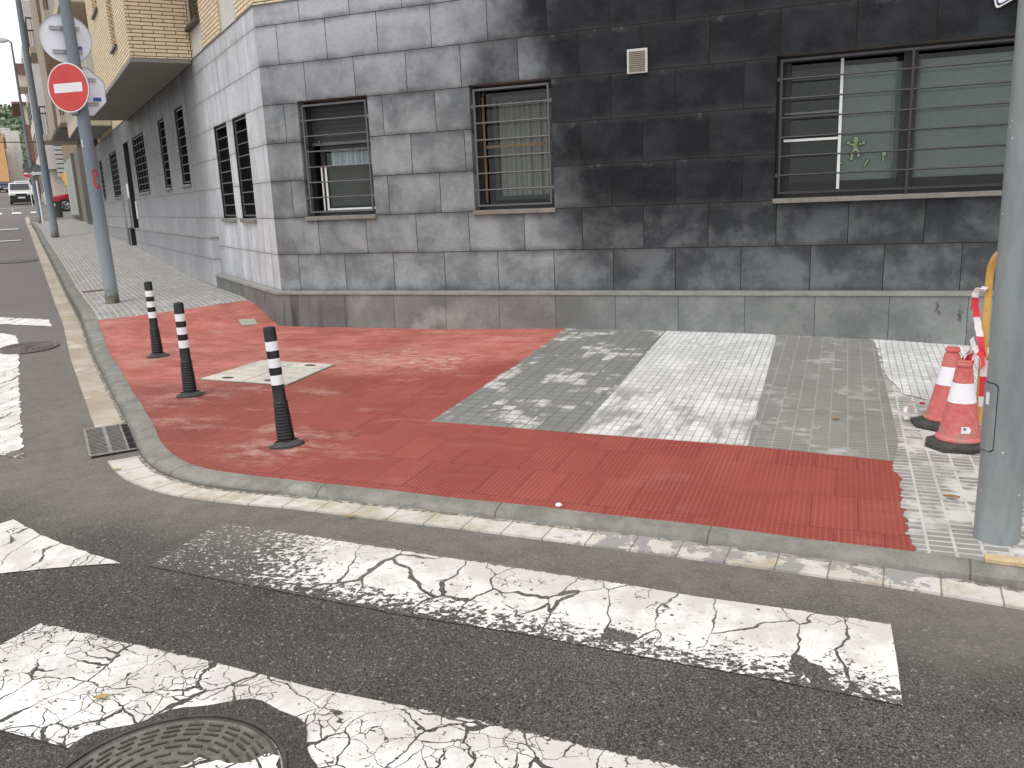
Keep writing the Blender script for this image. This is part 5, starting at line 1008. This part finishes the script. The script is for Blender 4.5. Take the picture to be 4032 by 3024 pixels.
# ------------------------------------------------------------------ far signs, bin, lights, cars
def spole(x, y, h, label, name='sign_pole', mat='sign_back', r_=.04): z = pz(x, y); o = MB(); o.lathe([(r_, -.05), (r_, h)], 12, c=(x, y, z)); return prop(o.build(name, M[mat], smooth=True), label, 'pole')
spole(-20.66, 39.97, 3.0, 'white painted pole that carries the litter bin'); spole(-21.12, 39.72, 1.9, 'slim white pole right of the thin lamp post')
M['sign_dull'] = simple('dull_sign_back', (.16, .165, .17), .6, .1)
s4, fr = plate('round_sign', 'small dull round sign back beside the thin lamp post', (-21.49, 40.05, 3.66), DY, circ(.30, 24), .01, 'sign_dull'); s5, fr = plate('arrow_sign', 'grey round sign with a white arrow strip beyond the lamp post', (-21.14, 39.9, 3.50), DY, circ(.27, 24), .01, 'sign_dull')
mb = MB(); mb.prism([(-.26,-.14),(-.12,-.02),(-.12,-.08),(.2,-.08),(.2,-.20),(-.12,-.20),(-.12,-.26)], lambda a, c, b_: fr(a, b_, c), -.05, -.03); mb.build('arrow', M['sign_white'], s5)
s6, fr = plate('no_entry_sign', 'tiny far no entry sign above the parked van', (-36.6, 67.7, 4.65), R(151), circ(.32, 24), .01, 'sign_red'); mb = MB(); mb.box(fr, -.24, .24, .012, .02, -.06, .06); mb.build('white_bar', M['sign_white'], s6)
spole(-36.65, 67.8, 3.0, 'thin pole of the far no entry sign', r_=.03)
LB = empty('litter_bin', (-20.52, 40.0, pz(-20.5, 40)+.1), 'dark grey litter bin hung on a white pole at the corner', 'litter bin'); mb = MB(); mb.lathe([(.17, .08), (.21, .7), (.225, .76)], 20, c=(-20.50, 40.0, pz(-20.5, 40)+.12)); mb.build('bucket', M['rail_dark'], LB, smooth=True)
mb = MB(); mb.lathe([(.232, .761), (.232, .80), (.20, .80)], 20, c=(-20.50, 40.0, pz(-20.5, 40)+.12)); mb.build('rim', M['black'], LB); mb = MB(); mb.box(lambda a, b_, c: (-20.56+a*.87+b_*.48, 39.80-a*.48+b_*.87, pz(-20.5, 40)+.12+c), -.11, .13, -.02, .01, .60, .72); mb.build('label_plate', M['sign_white'], LB)
TL = empty('traffic_light', (-30.3, 60.9, rz(-30.3, 60.9)), 'yellow traffic light on a dark pole beyond the crossing', 'traffic light'); TF = lambda a, b_, c: (-30.33+a*.9+b_*.45, 60.86-a*.45+b_*.9, c)
M['tl_yellow'] = simple('signal_yellow', (.75, .42, .05), .5); mb = MB(); mb.box(TF, -.17, .17, 0, .22, 3.42, 4.3); mb.build('housing', M['tl_yellow'], TL, bevel=.03); mb = MB(); mb.box(TF, -.34, -.18, .0, .2, 3.75, 4.2); mb.build('side_housing', M['tl_yellow'], TL); mb = MB(); mb.tube([TF(.1, .1, 1.7), TF(.02, .1, 3.42)], .06, 8); mb.build('pole', M['pole_blue'], TL)
def car_frame(x, y, z, az): f_ = (math.sin(az), math.cos(az)); s_ = (f_[1], -f_[0]); return lambda a, b_, c: (x+a*f_[0]+b_*s_[0], y+a*f_[1]+b_*s_[1], z+c)   # a forward, b to its right, c up
def wheels(fr, E_, xs, hw, r_, spokes=False):
    for a in xs:
        for s in (-1, 1):
            mb = MB(); C_ = lambda t, rad, o_: fr(a+rad*math.cos(t), s*(hw-.0)+o_*s, r_+rad*math.sin(t)); n = 24; W_ = empty_part('wheel', E_, None)
            ring = [(r_*.68, .0), (r_*.97, .0), (r_, -.03), (r_, -.19)]
            for i in range(len(ring)-1):
                for k in range(n): t0, t1 = 2*math.pi*k/n, 2*math.pi*(k+1)/n; mb.face([C_(t0, *ring[i]), C_(t1, *ring[i]), C_(t1, *ring[i+1]), C_(t0, *ring[i+1])])
            mb.face([C_(2*math.pi*k/n, r_, -.19) for k in range(n)]); mb.face([C_(2*math.pi*k/n, r_*.68, -.05) for k in range(n)]); w_ = mb.build('wheel', M['black'], E_)
            mb = MB()
            for k in range(5):
                for d in (-.16, .16): t = 2*math.pi*k/5+d; p, q = C_(t, r_*.12, -.004), C_(2*math.pi*k/5+d*1.1, r_*.66, -.004); mb.tube([p, q], .022, 5)
            mb.tube([C_(2*math.pi*k/24, r_*.66, -.006) for k in range(25)], .02, 5); mb.lathe([(0, 0)], 3) if False else None
            mb.build('rim', M['steel'], w_)
def empty_part(*a): return None
def car(name, label, x, y, az, L_, W_, prof, belt, roofin, paint, wheelx, wr, glass, front=True, z=None):
    zz = rz(x, y) if z is None else z; E_ = empty(name, (x, y, zz), label, 'car' if 'van' not in name else 'van'); fr = car_frame(x, y, zz, az); hw = W_/2
    mb = MB(); n = len(prof); sec = lambda s, ins: [(a, s*(hw-ins-(roofin*max(0, c-belt)/.5 if c > belt else 0)-.06*max(0, (.35-c))), c) for a, c in prof]
    Lf, Rt = sec(-1, 0), sec(1, 0); mb.face([fr(*p) for p in Lf]); mb.face([fr(*p) for p in Rt])
    for k in range(n): k2 = (k+1) % n; mb.face([fr(*Lf[k]), fr(*Lf[k2]), fr(*Rt[k2]), fr(*Rt[k])])
    mb.build('body', paint, E_, bevel=.06)
    def side_at(c): return hw-(roofin*max(0, c-belt)/.5)
    for poly in glass['side']:
        for s in (-1, 1): mb = MB(); mb.face([fr(a, s*(side_at(c)+.008), c) for a, c in poly]); mb.build('side_window', M['glass_car'], E_)
    for key in ('windscreen', 'rear_window'):
        if key in glass:
            (a0, c0), (a1, c1) = glass[key]; mb = MB(); o_ = .012 if a0 > 0 else -.012; mb.face([fr(a0+o_, -side_at(c0)+.10, c0), fr(a0+o_, side_at(c0)-.10, c0), fr(a1+o_, side_at(c1)-.10, c1), fr(a1+o_, -side_at(c1)+.10, c1)]); mb.build(key, M['glass_car'], E_)
    wheels(fr, E_, wheelx, hw, wr); return E_, fr, hw
def paintm(name, c): b = NB(name, .25, 0, .5); b.b.inputs['Coat Weight'].default_value = .6; b.col(c); return b.m
M['p_white'] = paintm('white_paint', (.78, .78, .76)); M['p_red'] = paintm('red_car_paint', (.42, .02, .04)); M['p_navy'] = paintm('navy_car_paint', (.02, .03, .06)); M['bump'] = simple('black_bumper', (.018, .018, .02), .6)
M['lampg'] = simple('headlight_glass', (.62, .62, .52), .2)
def front_parts(E_, fr, a, hw, hl_z, hl_h, hl_w, grille, bumper=None, plate_z=.5):
    for s in (-1, 1): mb = MB(); mb.prism([(s*(hw-.10), hl_z), (s*(hw-.10-hl_w), hl_z-.02), (s*(hw-.12-hl_w*.8), hl_z+hl_h*.7), (s*(hw-.14), hl_z+hl_h)], lambda b_, c, d: fr(d-max(0, c-.75)*.35, b_, c), a-.12, a+.10); mb.build('headlight', M['lampg'], E_)
    mb = MB(); mb.box(lambda p, q, c: fr(q, p, c), -grille[0], grille[0], a-.05, a+.10, grille[1], grille[2]); mb.build('grille', M['bump'], E_, bevel=.02)
    if bumper: mb = MB(); mb.box(lambda p, q, c: fr(q, p, c), -hw+.03, hw-.03, a-.25, a+.17, bumper[0], bumper[1]); mb.build('bumper', M['bump'], E_, bevel=.05)
    mb = MB(); mb.box(lambda p, q, c: fr(q, p, c), -.27, .27, a+.172, a+.185, plate_z-.06, plate_z+.06); mb.build('number_plate', M['sign_white'], E_)
    for s in (-1, 1): mb = MB(); mb.box(lambda p, q, c: fr(q, p, c), s*(hw+.02) if s > 0 else -hw-.2, hw+.2 if s > 0 else -hw-.02, a-1.35, a-1.2, 1.05, 1.3); mb.build('mirror', M['bump'], E_, bevel=.03)
vx, vy = AZ(86, -28.88)
vprof = [(1.95,.28),(2.0,.6),(1.95,.88),(1.78,.98),(1.05,1.16),(.45,1.72),(.2,1.80),(-2.15,1.82),(-2.2,1.2),(-2.2,.3)]
v_, fr, hw = car('parked_van', 'small white van with black bumper parked facing the camera up the street', vx, vy, R(151), 4.3, 1.80, vprof, 1.05, .07, M['p_white'], (1.3, -1.35), .31, {'side': [[(.95,1.14),(.42,1.64),(-.3,1.66),(-.3,1.1)]], 'windscreen': ((1.06,1.22),(.50,1.72))})
front_parts(v_, fr, 1.93, hw, .74, .22, .38, (.42, .70, .86), (.12, .74), .52)
cprof = [(2.05,.25),(2.08,.55),(1.95,.78),(1.0,.95),(.35,1.40),(-.1,1.47),(-1.5,1.42),(-2.0,.98),(-2.1,.6),(-2.05,.25)]
gl = {'side': [[(.9,.97),(.32,1.34),(-.5,1.38),(-.5,.96)],[(-.58,.96),(-.58,1.38),(-1.35,1.34),(-1.6,1.0)]], 'windscreen': ((.96,1.03),(.40,1.41)), 'rear_window': ((-1.93,1.02),(-1.55,1.38))}
nx, ny = AZ(136, -29.58); c_1, fr, hw = car('parked_car', 'dark blue car far up the street left of the white van', nx, ny, R(151), 4.2, 1.78, cprof, .92, .2, M['p_navy'], (1.3, -1.3), .31, gl); front_parts(c_1, fr, 2.03, hw, .60, .14, .32, (.4, .35, .55), None, .45)
nx, ny = AZ(98, -28.75); c_1, fr, hw = car('parked_car', 'pale van roof showing just behind the white van', nx, ny, R(151), 4.2, 1.78, [(a, c*1.28) for a, c in cprof], 1.1, .15, M['p_white'], (1.3, -1.3), .33, {'side': [], 'windscreen': ((.98,1.32),(.42,1.80))})
rx, ry = AZ(61, -26.72); rx, ry = rx-N1[0]*1.32, ry-N1[1]*1.32
sprof = [(1.98,.30),(2.02,.62),(1.93,.92),(1.15,1.06),(.35,1.50),(-.2,1.60),(-1.6,1.55),(-2.0,1.15),(-2.1,.7),(-2.05,.30)]
az_left = math.atan2(N1[0], N1[1]); c_2, fr, hw = car('parked_car', 'red car with silver alloy wheels half hidden behind the street corner', rx, ry, az_left, 4.2, 1.8, sprof, 1.05, .2, M['p_red'], (1.32, -1.32), .33, {'side': [[(1.05,1.09),(.36,1.43),(-.5,1.50),(-.5,1.08)],[(-.58,1.08),(-.58,1.50),(-1.4,1.46),(-1.7,1.12)]], 'windscreen': ((1.14,1.12),(.42,1.51))})
mb = MB(); 
for a in (1.32, -1.32):
    n = 16; mb.face([fr(a+.40*math.cos(math.pi*k/n), -(hw+.003), .33+.40*math.sin(math.pi*k/n)) for k in range(n+1)])
mb.build('wheel_arch', M['bump'], c_2)
# overhead cables and roof aerial
def cable(p, q, sag, r_, label):
    p, q = Vector(p), Vector(q); mb = MB(); mb.tube([p.lerp(q, t)-Vector((0, 0, sag*4*t*(1-t))) for t in np.linspace(0, 1, 16)], r_, 5, caps=False); prop(mb.build('overhead_cable', M['black']), label, 'cable')
cable(FS(-9, 78, 7.4), FS(2.2, 78.9, 7.1), .1, .035, 'thick black cable crossing the side street below the hill')
cable(FS(-9, 100, 8.9), FS(1.9, 100, 10.1), .2, .02, 'thin wire crossing the side street above the thick cable')
mb = MB(); ax, ay = -68.25, 122.24
mb.tube([(ax, ay, 10), (ax, ay, 13.2)], .03, 5)
for k in range(6): mb.tube([(ax-.6+.05*k, ay, 12.2+.2*k), (ax+.6, ay+.1, 12.3+.15*k)], .025, 4)
for k in range(4): mb.tube([(ax-.5+.3*k, ay, 12.0), (ax-.3+.3*k, ay, 13.2)], .02, 4)
prop(mb.build('roof_aerial', M['sign_white']), 'white roof aerial above the orange house', 'aerial')
